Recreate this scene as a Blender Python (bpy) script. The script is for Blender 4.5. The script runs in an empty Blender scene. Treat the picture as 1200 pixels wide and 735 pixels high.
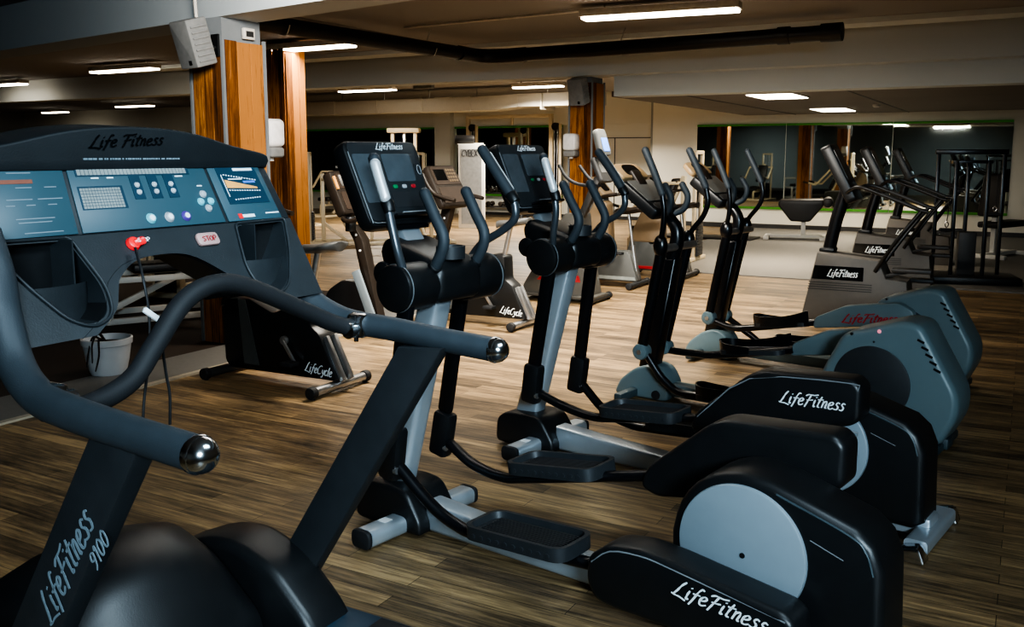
import bpy, bmesh, math, random
from math import sin, cos, pi, radians, tan, atan2, sqrt
from mathutils import Vector, Matrix
random.seed(7)
scene = bpy.context.scene
COL = scene.collection

# ------------------------------------------------------------------ materials
def srgb(r, g, b):
    f = lambda c: c / 12.92 if c <= 0.04045 else ((c + 0.055) / 1.055) ** 2.4
    return (f(r / 255), f(g / 255), f(b / 255), 1)

def mat(name, col, rough=0.5, metal=0.0, var=0.25, scale=18.0, bump=0.0, bscale=250.0, spec=0.5, emit=None, estr=0.0, coat=0.0):
    m = bpy.data.materials.new(name)
    m.use_nodes = True
    nt = m.node_tree
    N = nt.nodes
    b = N['Principled BSDF']
    tc = N.new('ShaderNodeTexCoord')
    no = N.new('ShaderNodeTexNoise')
    no.inputs['Scale'].default_value = scale
    no.inputs['Detail'].default_value = 4
    nt.links.new(tc.outputs['Object'], no.inputs['Vector'])
    mx = N.new('ShaderNodeMix')
    mx.data_type = 'RGBA'
    c = tuple(col[:3])
    mx.inputs[6].default_value = tuple(x * (1 - var) for x in c) + (1,)
    mx.inputs[7].default_value = tuple(min(1, x * (1 + var)) for x in c) + (1,)
    nt.links.new(no.outputs['Fac'], mx.inputs[0])
    nt.links.new(mx.outputs[2], b.inputs['Base Color'])
    b.inputs['Roughness'].default_value = rough
    b.inputs['Metallic'].default_value = metal
    b.inputs['Specular IOR Level'].default_value = spec
    b.inputs['Coat Weight'].default_value = coat
    if emit:
        b.inputs['Emission Color'].default_value = tuple(emit[:3]) + (1,)
        b.inputs['Emission Strength'].default_value = estr
    if bump:
        n2 = N.new('ShaderNodeTexNoise')
        n2.inputs['Scale'].default_value = bscale
        nt.links.new(tc.outputs['Object'], n2.inputs['Vector'])
        bp = N.new('ShaderNodeBump')
        bp.inputs['Strength'].default_value = bump
        bp.inputs['Distance'].default_value = 0.002
        nt.links.new(n2.outputs['Fac'], bp.inputs['Height'])
        nt.links.new(bp.outputs['Normal'], b.inputs['Normal'])
    return m

def mat_planks(name, cols, plank=(1.15, 0.125), rough=0.42, gap=0.004, rot=0.0, grain=1.0, bw=0.26, fleck=0.0):
    """wood boards running along object X: staggered boards, each its own tone, with stretched grain"""
    m = bpy.data.materials.new(name)
    m.use_nodes = True
    nt = m.node_tree
    N = nt.nodes
    L = nt.links.new
    b = N['Principled BSDF']
    tc = N.new('ShaderNodeTexCoord')
    mp = N.new('ShaderNodeMapping')
    mp.inputs['Rotation'].default_value = (0, 0, rot)
    L(tc.outputs['Object'], mp.inputs['Vector'])
    br = N.new('ShaderNodeTexBrick')
    br.offset = 0.37
    br.offset_frequency = 2
    br.inputs['Scale'].default_value = 1.0
    br.inputs['Brick Width'].default_value = plank[0]
    br.inputs['Row Height'].default_value = plank[1]
    br.inputs['Mortar Size'].default_value = gap
    br.inputs['Mortar Smooth'].default_value = 0.2
    br.inputs['Color1'].default_value = (0, 0, 0, 1)
    br.inputs['Color2'].default_value = (1, 1, 1, 1)
    br.inputs['Mortar'].default_value = (0, 0, 0, 1)
    L(mp.outputs['Vector'], br.inputs['Vector'])
    # grain
    mp2 = N.new('ShaderNodeMapping')
    mp2.inputs['Rotation'].default_value = (0, 0, rot)
    mp2.inputs['Scale'].default_value = (1.7, 26, 26)
    L(tc.outputs['Object'], mp2.inputs['Vector'])
    n1 = N.new('ShaderNodeTexNoise')
    n1.inputs['Scale'].default_value = 1.6
    n1.inputs['Detail'].default_value = 9
    n1.inputs['Roughness'].default_value = 0.72
    n1.inputs['Distortion'].default_value = 0.35
    L(mp2.outputs['Vector'], n1.inputs['Vector'])
    n2 = N.new('ShaderNodeTexNoise')
    n2.inputs['Scale'].default_value = 2.3
    n2.inputs['Detail'].default_value = 5
    mp3 = N.new('ShaderNodeMapping')
    mp3.inputs['Scale'].default_value = (0.9, 3.2, 3.2)
    L(tc.outputs['Object'], mp3.inputs['Vector'])
    L(mp3.outputs['Vector'], n2.inputs['Vector'])
    a1 = N.new('ShaderNodeMath')
    a1.operation = 'MULTIPLY_ADD'
    L(br.outputs['Color'], a1.inputs[0])
    a1.inputs[1].default_value = bw
    a2 = N.new('ShaderNodeMath')
    a2.operation = 'MULTIPLY'
    L(n1.outputs['Fac'], a2.inputs[0])
    a2.inputs[1].default_value = 0.75 * grain
    L(a2.outputs[0], a1.inputs[2])
    a3 = N.new('ShaderNodeMath')
    a3.operation = 'MULTIPLY_ADD'
    L(n2.outputs['Fac'], a3.inputs[0])
    a3.inputs[1].default_value = 0.45
    L(a1.outputs[0], a3.inputs[2])
    if fleck:
        mp4 = N.new('ShaderNodeMapping')
        mp4.inputs['Scale'].default_value = (3.2, 46, 46)
        L(tc.outputs['Object'], mp4.inputs['Vector'])
        n4 = N.new('ShaderNodeTexNoise')
        n4.inputs['Scale'].default_value = 1.0
        n4.inputs['Detail'].default_value = 6
        n4.inputs['Roughness'].default_value = 0.65
        L(mp4.outputs['Vector'], n4.inputs['Vector'])
        c4 = N.new('ShaderNodeMapRange')
        c4.inputs[1].default_value = 0.38
        c4.inputs[2].default_value = 0.72
        c4.inputs[3].default_value = -fleck * 0.4
        c4.inputs[4].default_value = fleck
        L(n4.outputs['Fac'], c4.inputs[0])
        a4 = N.new('ShaderNodeMath')
        a4.operation = 'ADD'
        L(a3.outputs[0], a4.inputs[0])
        L(c4.outputs[0], a4.inputs[1])
        a3 = a4
    rp = N.new('ShaderNodeValToRGB')
    e = rp.color_ramp.elements
    e[0].position = 0.42
    e[0].color = cols[0]
    e[1].position = 1.05
    e[1].color = cols[-1]
    for i, c in enumerate(cols[1:-1]):
        x = e.new(0.42 + 0.63 * (i + 1) / (len(cols) - 1))
        x.color = c
    L(a3.outputs[0], rp.inputs[0])
    mx = N.new('ShaderNodeMix')
    mx.data_type = 'RGBA'
    L(br.outputs['Fac'], mx.inputs[0])
    L(rp.outputs['Color'], mx.inputs[6])
    mx.inputs[7].default_value = tuple(x * 0.8 for x in cols[0][:3]) + (1,)
    L(mx.outputs[2], b.inputs['Base Color'])
    rr = N.new('ShaderNodeMapRange')
    L(n1.outputs['Fac'], rr.inputs[0])
    rr.inputs[3].default_value = rough - 0.08
    rr.inputs[4].default_value = rough + 0.16
    L(rr.outputs[0], b.inputs['Roughness'])
    bp = N.new('ShaderNodeBump')
    bp.inputs['Strength'].default_value = 0.25
    bp.inputs['Distance'].default_value = 0.003
    L(a3.outputs[0], bp.inputs['Height'])
    L(bp.outputs['Normal'], b.inputs['Normal'])
    return m

M = {}
M['black'] = mat('black_plastic', (0.0095, 0.0105, 0.0115), 0.40, bump=0.12)
M['blacksoft'] = mat('black_satin_plastic', (0.022, 0.025, 0.028), 0.5, bump=0.15)
M['blackpaint'] = mat('black_gloss_paint', (0.006, 0.0065, 0.008), 0.28)
M['rubber'] = mat('black_rubber', (0.012, 0.013, 0.015), 0.7, bump=0.2)
M['foam'] = mat('grey_foam_grip', (0.033, 0.042, 0.050), 0.58, bump=0.25, bscale=400)
M['silver'] = mat('silver_paint', (0.42, 0.47, 0.51), 0.36, 0.55, var=0.06)
M['chrome'] = mat('chrome', (0.6, 0.62, 0.64), 0.16, 1.0, var=0.05)
M['sensor'] = mat('steel_sensor_plate', (0.66, 0.70, 0.72), 0.35, 0.35, var=0.06)
M['disc'] = mat('silver_disc_plastic', (0.27, 0.33, 0.37), 0.40, 0.3, var=0.05)
M['edgeline'] = mat('pale_edge_line', (0.16, 0.175, 0.185), 0.4)
M['face'] = mat('console_face_plastic', (0.026, 0.030, 0.033), 0.33)
M['dark'] = mat('screen_glass_black', (0.006, 0.007, 0.008), 0.12, spec=0.6)
M['screen'] = mat('screen_glass_grey', (0.075, 0.092, 0.105), 0.16, spec=0.7)
M['tmbody'] = mat('treadmill_console_plastic', (0.019, 0.0235, 0.027), 0.52, var=0.35, bump=0.2)
M['hood'] = mat('treadmill_hood_plastic', (0.0085, 0.0115, 0.014), 0.6, var=0.3, bump=0.2)
M['teal'] = mat('teal_printed_panel', (0.043, 0.086, 0.108), 0.42, var=0.12, scale=6)
M['tealdark'] = mat('dark_teal_print', (0.012, 0.040, 0.066), 0.4)
M['lcd'] = mat('grey_display', (0.24, 0.26, 0.25), 0.35)
M['print'] = mat('white_print', (0.75, 0.8, 0.82), 0.5, var=0.05)
M['printdim'] = mat('pale_grey_print', (0.17, 0.22, 0.25), 0.5, var=0.05)
M['keygrey'] = mat('pale_key_plastic', (0.42, 0.45, 0.47), 0.4)
M['redbrown'] = mat('red_brown_print', (0.22, 0.07, 0.04), 0.5)
M['orange'] = mat('orange_print', (0.75, 0.36, 0.10), 0.5)
M['bluep'] = mat('blue_print', (0.08, 0.2, 0.62), 0.5)
M['red'] = mat('red_plastic', (0.75, 0.02, 0.025), 0.3, emit=(0.9, 0.03, 0.03), estr=0.12)
M['redprint'] = mat('red_print', (0.36, 0.02, 0.025), 0.5)
M['pink'] = mat('pale_pink_plastic', (0.42, 0.27, 0.25), 0.4)
M['green'] = mat('green_plastic', (0.02, 0.22, 0.08), 0.4)
M['purple'] = mat('purple_plastic', (0.10, 0.05, 0.28), 0.4)
M['cyan'] = mat('cyan_plastic', (0.16, 0.50, 0.56), 0.4)
M['greybtn'] = mat('grey_button', (0.36, 0.38, 0.40), 0.4)
M['xt'] = mat('grey_teal_plastic', (0.120, 0.172, 0.188), 0.40, var=0.12, scale=4, bump=0.1)
M['xtdark'] = mat('dark_teal_plastic', (0.035, 0.055, 0.064), 0.45)
M['step'] = mat('taupe_grey_plastic', (0.105, 0.097, 0.087), 0.55, var=0.1)
M['stepdark'] = mat('dark_grey_plastic', (0.03, 0.03, 0.03), 0.5)
M['bikegrey'] = mat('warm_grey_plastic', (0.075, 0.072, 0.064), 0.5, var=0.1)
M['bikedark'] = mat('slate_grey_plastic', (0.075, 0.078, 0.075), 0.5, var=0.1)
M['beige'] = mat('beige_plastic', (0.17, 0.12, 0.07), 0.5, var=0.1)
M['brownblk'] = mat('brown_black_plastic', (0.022, 0.016, 0.012), 0.45)
M['podbeige'] = mat('pod_beige_plastic', (0.34, 0.23, 0.12), 0.45, var=0.1)
M['xtscreen'] = mat('matte_grey_screen', (0.10, 0.098, 0.09), 0.35)
M['armtube'] = mat('grey_steel_tube', (0.10, 0.115, 0.13), 0.3, 0.6, var=0.05)
M['brown'] = mat('brown_console_plastic', (0.042, 0.027, 0.019), 0.45)
M['cream'] = mat('cream_enamel', (0.60, 0.50, 0.34), 0.4, var=0.08)
M['white'] = mat('white_enamel', (0.62, 0.60, 0.55), 0.45, var=0.05)
M['pad'] = mat('black_vinyl', (0.012, 0.011, 0.011), 0.45)
M['seatgrey'] = mat('grey_vinyl_seat', (0.10, 0.10, 0.095), 0.45)
M['steelrim'] = mat('brushed_steel', (0.5, 0.5, 0.5), 0.3, 0.9)
M['pot'] = mat('white_ceramic', (0.52, 0.53, 0.54), 0.35, var=0.06)
M['soil'] = mat('dry_soil', (0.02, 0.015, 0.011), 0.9)
M['twig'] = mat('dead_stalk', (0.018, 0.010, 0.008), 0.8)
M['cordm'] = mat('black_cord', (0.012, 0.012, 0.013), 0.5)
M['wall'] = mat('painted_wall', (0.70, 0.68, 0.60), 0.8, var=0.05, scale=1.2, bump=0.06, bscale=90)
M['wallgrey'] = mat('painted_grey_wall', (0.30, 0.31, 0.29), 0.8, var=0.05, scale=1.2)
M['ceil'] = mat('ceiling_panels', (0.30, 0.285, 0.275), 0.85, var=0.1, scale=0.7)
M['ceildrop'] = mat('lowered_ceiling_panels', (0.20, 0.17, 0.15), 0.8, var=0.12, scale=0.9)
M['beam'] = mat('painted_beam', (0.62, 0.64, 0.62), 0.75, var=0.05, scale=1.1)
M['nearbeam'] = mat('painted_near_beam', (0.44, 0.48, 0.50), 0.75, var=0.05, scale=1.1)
M['trimgrey'] = mat('painted_grey_trim', (0.20, 0.215, 0.225), 0.6, var=0.06)
M['duct'] = mat('cream_sheet_metal', (0.52, 0.49, 0.42), 0.5, var=0.06)
M['pipe'] = mat('black_pipe_paint', (0.006, 0.006, 0.007), 0.45)
M['greenled'] = mat('green_frame_tape', (0.05, 0.22, 0.02), 0.5, emit=(0.1, 0.45, 0.03), estr=0.02)
M['mirror'] = mat('mirror_glass', (0.72, 0.80, 0.77), 0.02, 1.0, var=0.0)
M['glow'] = mat('light_diffuser', (0.9, 0.85, 0.75), 0.5, emit=(1.0, 0.90, 0.74), estr=7.0)
M['fixture'] = mat('white_light_housing', (0.62, 0.58, 0.52), 0.6)
M['speaker'] = mat('pale_grey_speaker', (0.22, 0.22, 0.215), 0.55)
M['frosted'] = mat('frosted_dispenser', (0.82, 0.78, 0.76), 0.3)
M['greymat'] = mat('grey_rubber_matting', (0.15, 0.145, 0.135), 0.62, var=0.15, scale=40)
M['carpet'] = mat('dark_brown_carpet', (0.035, 0.022, 0.014), 0.9, var=0.3, scale=90)
M['edge'] = mat('pale_floor_edging', (0.40, 0.35, 0.27), 0.5)
M['brass'] = mat('warm_trim', (0.3, 0.15, 0.05), 0.5)
wc = [srgb(45, 37, 29), srgb(94, 78, 58), srgb(136, 113, 82), srgb(170, 143, 104)]
M['floor'] = mat_planks('floor_planks', wc, (0.95, 0.09), 0.40, gap=0.0014, fleck=0.24, bw=0.27)
def mat_cladding(name):
    """old barn boards standing upright: every board (mesh island) its own tone, streaks along Z, dark stains"""
    m = bpy.data.materials.new(name)
    m.use_nodes = True
    nt = m.node_tree
    N = nt.nodes
    L = nt.links.new
    b = N['Principled BSDF']
    tc = N.new('ShaderNodeTexCoord')
    ge = N.new('ShaderNodeNewGeometry')
    def noise(scale, vec, detail, dist=0.0):
        mp = N.new('ShaderNodeMapping')
        mp.inputs['Scale'].default_value = vec
        L(tc.outputs['Object'], mp.inputs['Vector'])
        n = N.new('ShaderNodeTexNoise')
        n.inputs['Scale'].default_value = scale
        n.inputs['Detail'].default_value = detail
        n.inputs['Roughness'].default_value = 0.7
        n.inputs['Distortion'].default_value = dist
        L(mp.outputs['Vector'], n.inputs['Vector'])
        return n.outputs['Fac']
    def madd(a, k, c):
        q = N.new('ShaderNodeMath')
        q.operation = 'MULTIPLY_ADD'
        L(a, q.inputs[0])
        q.inputs[1].default_value = k
        if hasattr(c, 'links'):
            L(c, q.inputs[2])
        else:
            q.inputs[2].default_value = c
        return q.outputs[0]
    v = madd(noise(2.0, (26, 26, 0.7), 8, 0.8), 1.15, -0.40)
    v = madd(noise(3.0, (6, 6, 0.45), 6, 0.3), 0.9, v)
    v = madd(noise(9.0, (3, 3, 1), 5), 0.16, v)
    v = madd(ge.outputs['Random Per Island'], 0.50, v)
    rp_ = N.new('ShaderNodeValToRGB')
    e = rp_.color_ramp.elements
    e[0].position, e[0].color = 0.45, srgb(26, 15, 8)
    e[1].position, e[1].color = 1.15, srgb(172, 116, 62)
    for x, c in ((0.62, srgb(62, 37, 19)), (0.82, srgb(108, 66, 32)), (0.98, srgb(140, 90, 45))):
        k = e.new(x)
        k.color = c
    L(v, rp_.inputs[0])
    L(rp_.outputs['Color'], b.inputs['Base Color'])
    b.inputs['Roughness'].default_value = 0.85
    b.inputs['Specular IOR Level'].default_value = 0.2
    bp = N.new('ShaderNodeBump')
    bp.inputs['Strength'].default_value = 0.5
    bp.inputs['Distance'].default_value = 0.006
    L(v, bp.inputs['Height'])
    L(bp.outputs['Normal'], b.inputs['Normal'])
    return m
M['clad'] = mat_cladding('reclaimed_wood_cladding')

# ------------------------------------------------------------------ mesh builder
def rp(pts, r, n=4):
    """round the corners of a closed 2D polygon"""
    out = []
    k = len(pts)
    for i in range(k):
        p = Vector(pts[i][:2])
        ri = pts[i][2] if len(pts[i]) > 2 else r
        a = Vector(pts[i - 1][:2]) - p
        c = Vector(pts[(i + 1) % k][:2]) - p
        la, lc = a.length, c.length
        d = min(ri, la * 0.45, lc * 0.45)
        if d < 1e-5:
            out.append(tuple(p))
            continue
        a = p + a.normalized() * d
        c = p + c.normalized() * d
        for j in range(n + 1):
            t = j / n
            q = a * (1 - t) ** 2 + p * 2 * t * (1 - t) + c * t * t
            out.append((q.x, q.y))
    return out

def spline(pts, n=6):
    pts = [Vector(p) for p in pts]
    if len(pts) < 3 or n <= 1:
        return pts
    ext = [pts[0] * 2 - pts[1]] + pts + [pts[-1] * 2 - pts[-2]]
    out = []
    for i in range(1, len(ext) - 2):
        p0, p1, p2, p3 = ext[i - 1:i + 3]
        for j in range(n):
            t = j / n
            out.append(0.5 * ((2 * p1) + (p2 - p0) * t + (2 * p0 - 5 * p1 + 4 * p2 - p3) * t * t + (3 * p1 - p0 - 3 * p2 + p3) * t ** 3))
    out.append(pts[-1])
    return out

class MB:
    def __init__(s):
        s.v = []
        s.f = []
    def add(s, vs, fs, mx=None):
        o = len(s.v)
        for v in vs:
            v = Vector(v)
            s.v.append(tuple(mx @ v if mx else v))
        for f in fs:
            s.f.append([i + o for i in f])
        return s
    def addbm(s, bm, mx=None):
        bm.verts.index_update()
        s.add([v.co.copy() for v in bm.verts], [[v.index for v in f.verts] for f in bm.faces], mx)
        bm.free()
        return s
    def hull8(s, vs, bev=0.0, seg=2, mx=None):
        bm = bmesh.new()
        V = [bm.verts.new(v) for v in vs]
        for f in ((3, 2, 1, 0), (4, 5, 6, 7), (0, 1, 5, 4), (1, 2, 6, 5), (2, 3, 7, 6), (3, 0, 4, 7)):
            bm.faces.new([V[i] for i in f])
        bmesh.ops.recalc_face_normals(bm, faces=bm.faces[:])
        if bev:
            bmesh.ops.bevel(bm, geom=bm.edges[:], offset=bev, segments=seg, profile=0.5, affect='EDGES', clamp_overlap=True)
        return s.addbm(bm, mx)
    def box(s, x0, x1, y0, y1, z0, z1, bev=0.0, seg=2, mx=None):
        return s.hull8([(x0, y0, z0), (x1, y0, z0), (x1, y1, z0), (x0, y1, z0), (x0, y0, z1), (x1, y0, z1), (x1, y1, z1), (x0, y1, z1)], bev, seg, mx)
    def bar(s, p0, p1, w, h, bev=0.0, up=(0, 0, 1)):
        """box bar from p0 to p1; w across, h along up"""
        p0, p1 = Vector(p0), Vector(p1)
        d = (p1 - p0).normalized()
        u = Vector(up)
        if abs(d.dot(u)) > 0.97:
            u = Vector((1, 0, 0))
        sd = d.cross(u).normalized()
        u = sd.cross(d).normalized()
        vs = []
        for p in (p0, p1):
            for a, b in ((-1, -1), (1, -1), (1, 1), (-1, 1)):
                vs.append(p + sd * (a * w / 2) + u * (b * h / 2))
        return s.hull8(vs, bev)
    def prism(s, prof, y0, y1, bev=0.0, seg=2, fn=None, mx=None):
        """profile in (x,z), extruded along y; fn(x,z,y)->point overrides the mapping"""
        fn = fn or (lambda x, z, y: (x, y, z))
        bm = bmesh.new()
        A = [bm.verts.new(fn(x, z, y0)) for x, z in prof]
        B = [bm.verts.new(fn(x, z, y1)) for x, z in prof]
        n = len(prof)
        fa = bm.faces.new(A)
        fb = bm.faces.new(B[::-1])
        for i in range(n):
            bm.faces.new([A[i], B[i], B[(i + 1) % n], A[(i + 1) % n]])
        bmesh.ops.recalc_face_normals(bm, faces=bm.faces[:])
        if bev:
            ed = list(fa.edges) + list(fb.edges)
            bmesh.ops.bevel(bm, geom=ed, offset=bev, segments=seg, profile=0.5, affect='EDGES', clamp_overlap=True)
        return s.addbm(bm, mx)
    def holed(s, outer, holes, fn, depth):
        """flat plate with holes; fn(u,v)->point, extruded by the vector depth"""
        bm = bmesh.new()
        es = []
        for loop in [outer] + holes:
            V = [bm.verts.new(fn(u, v)) for u, v in loop]
            es += [bm.edges.new((V[i], V[(i + 1) % len(V)])) for i in range(len(V))]
        bmesh.ops.triangle_fill(bm, use_beauty=True, use_dissolve=False, edges=es)
        r = bmesh.ops.extrude_face_region(bm, geom=bm.faces[:])
        vs = [g for g in r['geom'] if isinstance(g, bmesh.types.BMVert)]
        bmesh.ops.translate(bm, verts=vs, vec=Vector(depth))
        bmesh.ops.recalc_face_normals(bm, faces=bm.faces[:])
        return s.addbm(bm)
    def tube(s, pts, r, n=12, k=6, flat=1.0, up=None, round_ends=False):
        """swept tube; r number or list per control point; flat squashes the section along the up axis"""
        rad = r if isinstance(r, (list, tuple)) else [r] * len(pts)
        P = spline(pts, k)
        m = len(pts) - 1
        R = []
        for i in range(len(P)):
            t = i / (len(P) - 1) * m
            j = min(int(t), m - 1)
            R.append(rad[j] + (rad[j + 1] - rad[j]) * (t - j))
        if round_ends:
            d0 = (P[0] - P[1]).normalized()
            d1 = (P[-1] - P[-2]).normalized()
            pre, prr, po, pr2 = [], [], [], []
            for a in (0.12, 0.45, 0.8):
                pre.append(P[0] + d0 * R[0] * cos(a * pi / 2)); prr.append(R[0] * sin(a * pi / 2))
                po.insert(0, P[-1] + d1 * R[-1] * cos(a * pi / 2)); pr2.insert(0, R[-1] * sin(a * pi / 2))
            P = pre + P + po
            R = prr + R + pr2
        vs, fs = [], []
        T = (P[1] - P[0]).normalized()
        ref = Vector(up) if up else (Vector((0, 0, 1)) if abs(T.z) < 0.9 else Vector((0, 1, 0)))
        nrm = (ref - T * ref.dot(T)).normalized()
        for i, p in enumerate(P):
            t = (P[min(i + 1, len(P) - 1)] - P[max(i - 1, 0)])
            t = t.normalized() if t.length > 1e-9 else T
            nrm = nrm - t * nrm.dot(t)
            nrm.normalize()
            bi = t.cross(nrm)
            for j in range(n):
                a = 2 * pi * j / n
                vs.append(p + (bi * cos(a) + nrm * (sin(a) * flat)) * R[i])
        for i in range(len(P) - 1):
            for j in range(n):
                a, b = i * n + j, i * n + (j + 1) % n
                fs.append([a, b, b + n, a + n])
        fs.append(list(range(n))[::-1])
        fs.append([(len(P) - 1) * n + j for j in range(n)])
        return s.add(vs, fs)
    def cyl(s, p0, p1, r0, r1=None, n=24, bev=0.0):
        p0, p1 = Vector(p0), Vector(p1)
        r1 = r0 if r1 is None else r1
        d = (p1 - p0).normalized()
        q = d.to_track_quat('Z', 'Y')
        st = [(p0, r0), (p1, r1)]
        if bev:
            st = [(p0, r0 - bev), (p0 + d * bev * 0.3, r0 - bev * 0.3), (p0 + d * bev, r0), (p1 - d * bev, r1), (p1 - d * bev * 0.3, r1 - bev * 0.3), (p1, r1 - bev)]
        vs, fs = [], []
        for p, r in st:
            for j in range(n):
                a = 2 * pi * j / n
                vs.append(p + q @ Vector((cos(a) * r, sin(a) * r, 0)))
        for i in range(len(st) - 1):
            for j in range(n):
                a, b = i * n + j, i * n + (j + 1) % n
                fs.append([a, b, b + n, a + n])
        fs.append(list(range(n))[::-1])
        fs.append([(len(st) - 1) * n + j for j in range(n)])
        return s.add(vs, fs)
    def ball(s, c, r, sc=(1, 1, 1), n=16, mx=None):
        c = Vector(c)
        vs, fs = [], []
        h = n // 2
        for i in range(h + 1):
            th = pi * i / h
            for j in range(n):
                a = 2 * pi * j / n
                vs.append(c + Vector((sin(th) * cos(a) * r * sc[0], sin(th) * sin(a) * r * sc[1], cos(th) * r * sc[2])))
        for i in range(h):
            for j in range(n):
                a, b = i * n + j, i * n + (j + 1) % n
                fs.append([a, a + n, b + n, b])
        return s.add(vs, fs, mx)
    def lathe(s, prof, c=(0, 0, 0), n=32):
        c = Vector(c)
        vs, fs = [], []
        for r, z in prof:
            for j in range(n):
                a = 2 * pi * j / n
                vs.append(c + Vector((cos(a) * r, sin(a) * r, z)))
        for i in range(len(prof) - 1):
            for j in range(n):
                a, b = i * n + j, i * n + (j + 1) % n
                fs.append([a, b, b + n, a + n])
        return s.add(vs, fs)
    def slab(s, quad, t0, t1, bev=0.0, rnd=0.0, n=4):
        """quad bl,br,tr,tl (seen from the front); slab between offsets t0..t1 along its front normal"""
        q = [Vector(p) for p in quad]
        nr = (q[1] - q[0]).cross(q[3] - q[0]).normalized()
        if rnd:
            o = q[0]
            ux = (q[1] - q[0]).normalized()
            uy = nr.cross(ux)
            P = rp([((p - o).dot(ux), (p - o).dot(uy)) for p in q], rnd, n)
            return s.prism(P, t0, t1, bev, fn=lambda x, z, y: o + ux * x + uy * z + nr * y)
        vs = [p + nr * t0 for p in q] + [p + nr * t1 for p in q]
        return s.hull8(vs, bev)
    def build(s, name, m, parent=None, smooth=35):
        me = bpy.data.meshes.new(name)
        me.from_pydata(s.v, [], s.f)
        me.validate()
        bm = bmesh.new()
        bm.from_mesh(me)
        bmesh.ops.remove_doubles(bm, verts=bm.verts[:], dist=1e-6)
        bmesh.ops.recalc_face_normals(bm, faces=bm.faces[:])
        bm.to_mesh(me)
        bm.free()
        me.materials.append(m)
        if smooth:
            me.polygons.foreach_set('use_smooth', [True] * len(me.polygons))
            me.set_sharp_from_angle(angle=radians(smooth))
        o = bpy.data.objects.new(name, me)
        COL.objects.link(o)
        if parent:
            o.parent = parent
        return o

def sub(q, u0, u1, v0, v1):
    """sub-rectangle of a quad bl,br,tr,tl"""
    q = [Vector(p) for p in q]
    f = lambda u, v: (q[0] * (1 - u) + q[1] * u) * (1 - v) + (q[3] * (1 - u) + q[2] * u) * v
    return [f(u0, v0), f(u1, v0), f(u1, v1), f(u0, v1)]

def thing(name, label, cat, loc=(0, 0, 0), rotz=0.0, group=None):
    o = bpy.data.objects.new(name, None)
    o.empty_display_size = 0.1
    COL.objects.link(o)
    o.location = loc
    o.rotation_euler = (0, 0, rotz)
    o['label'] = label
    o['category'] = cat
    if group:
        o['group'] = group
    return o

def tag(o, label, cat, group=None):
    o['label'] = label
    o['category'] = cat
    if group:
        o['group'] = group
    return o

def struct(o):
    o['kind'] = 'structure'
    return o

def copy_thing(root, loc, rotz, label, group=None):
    r = root.copy()
    COL.objects.link(r)
    r.location = loc
    r.rotation_euler = (0, 0, rotz)
    r['label'] = label
    if group:
        r['group'] = group
    def rec(src, dst):
        for ch in list(src.children):
            c = ch.copy()
            COL.objects.link(c)
            c.parent = dst
            rec(ch, c)
    rec(root, r)
    return r

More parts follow.
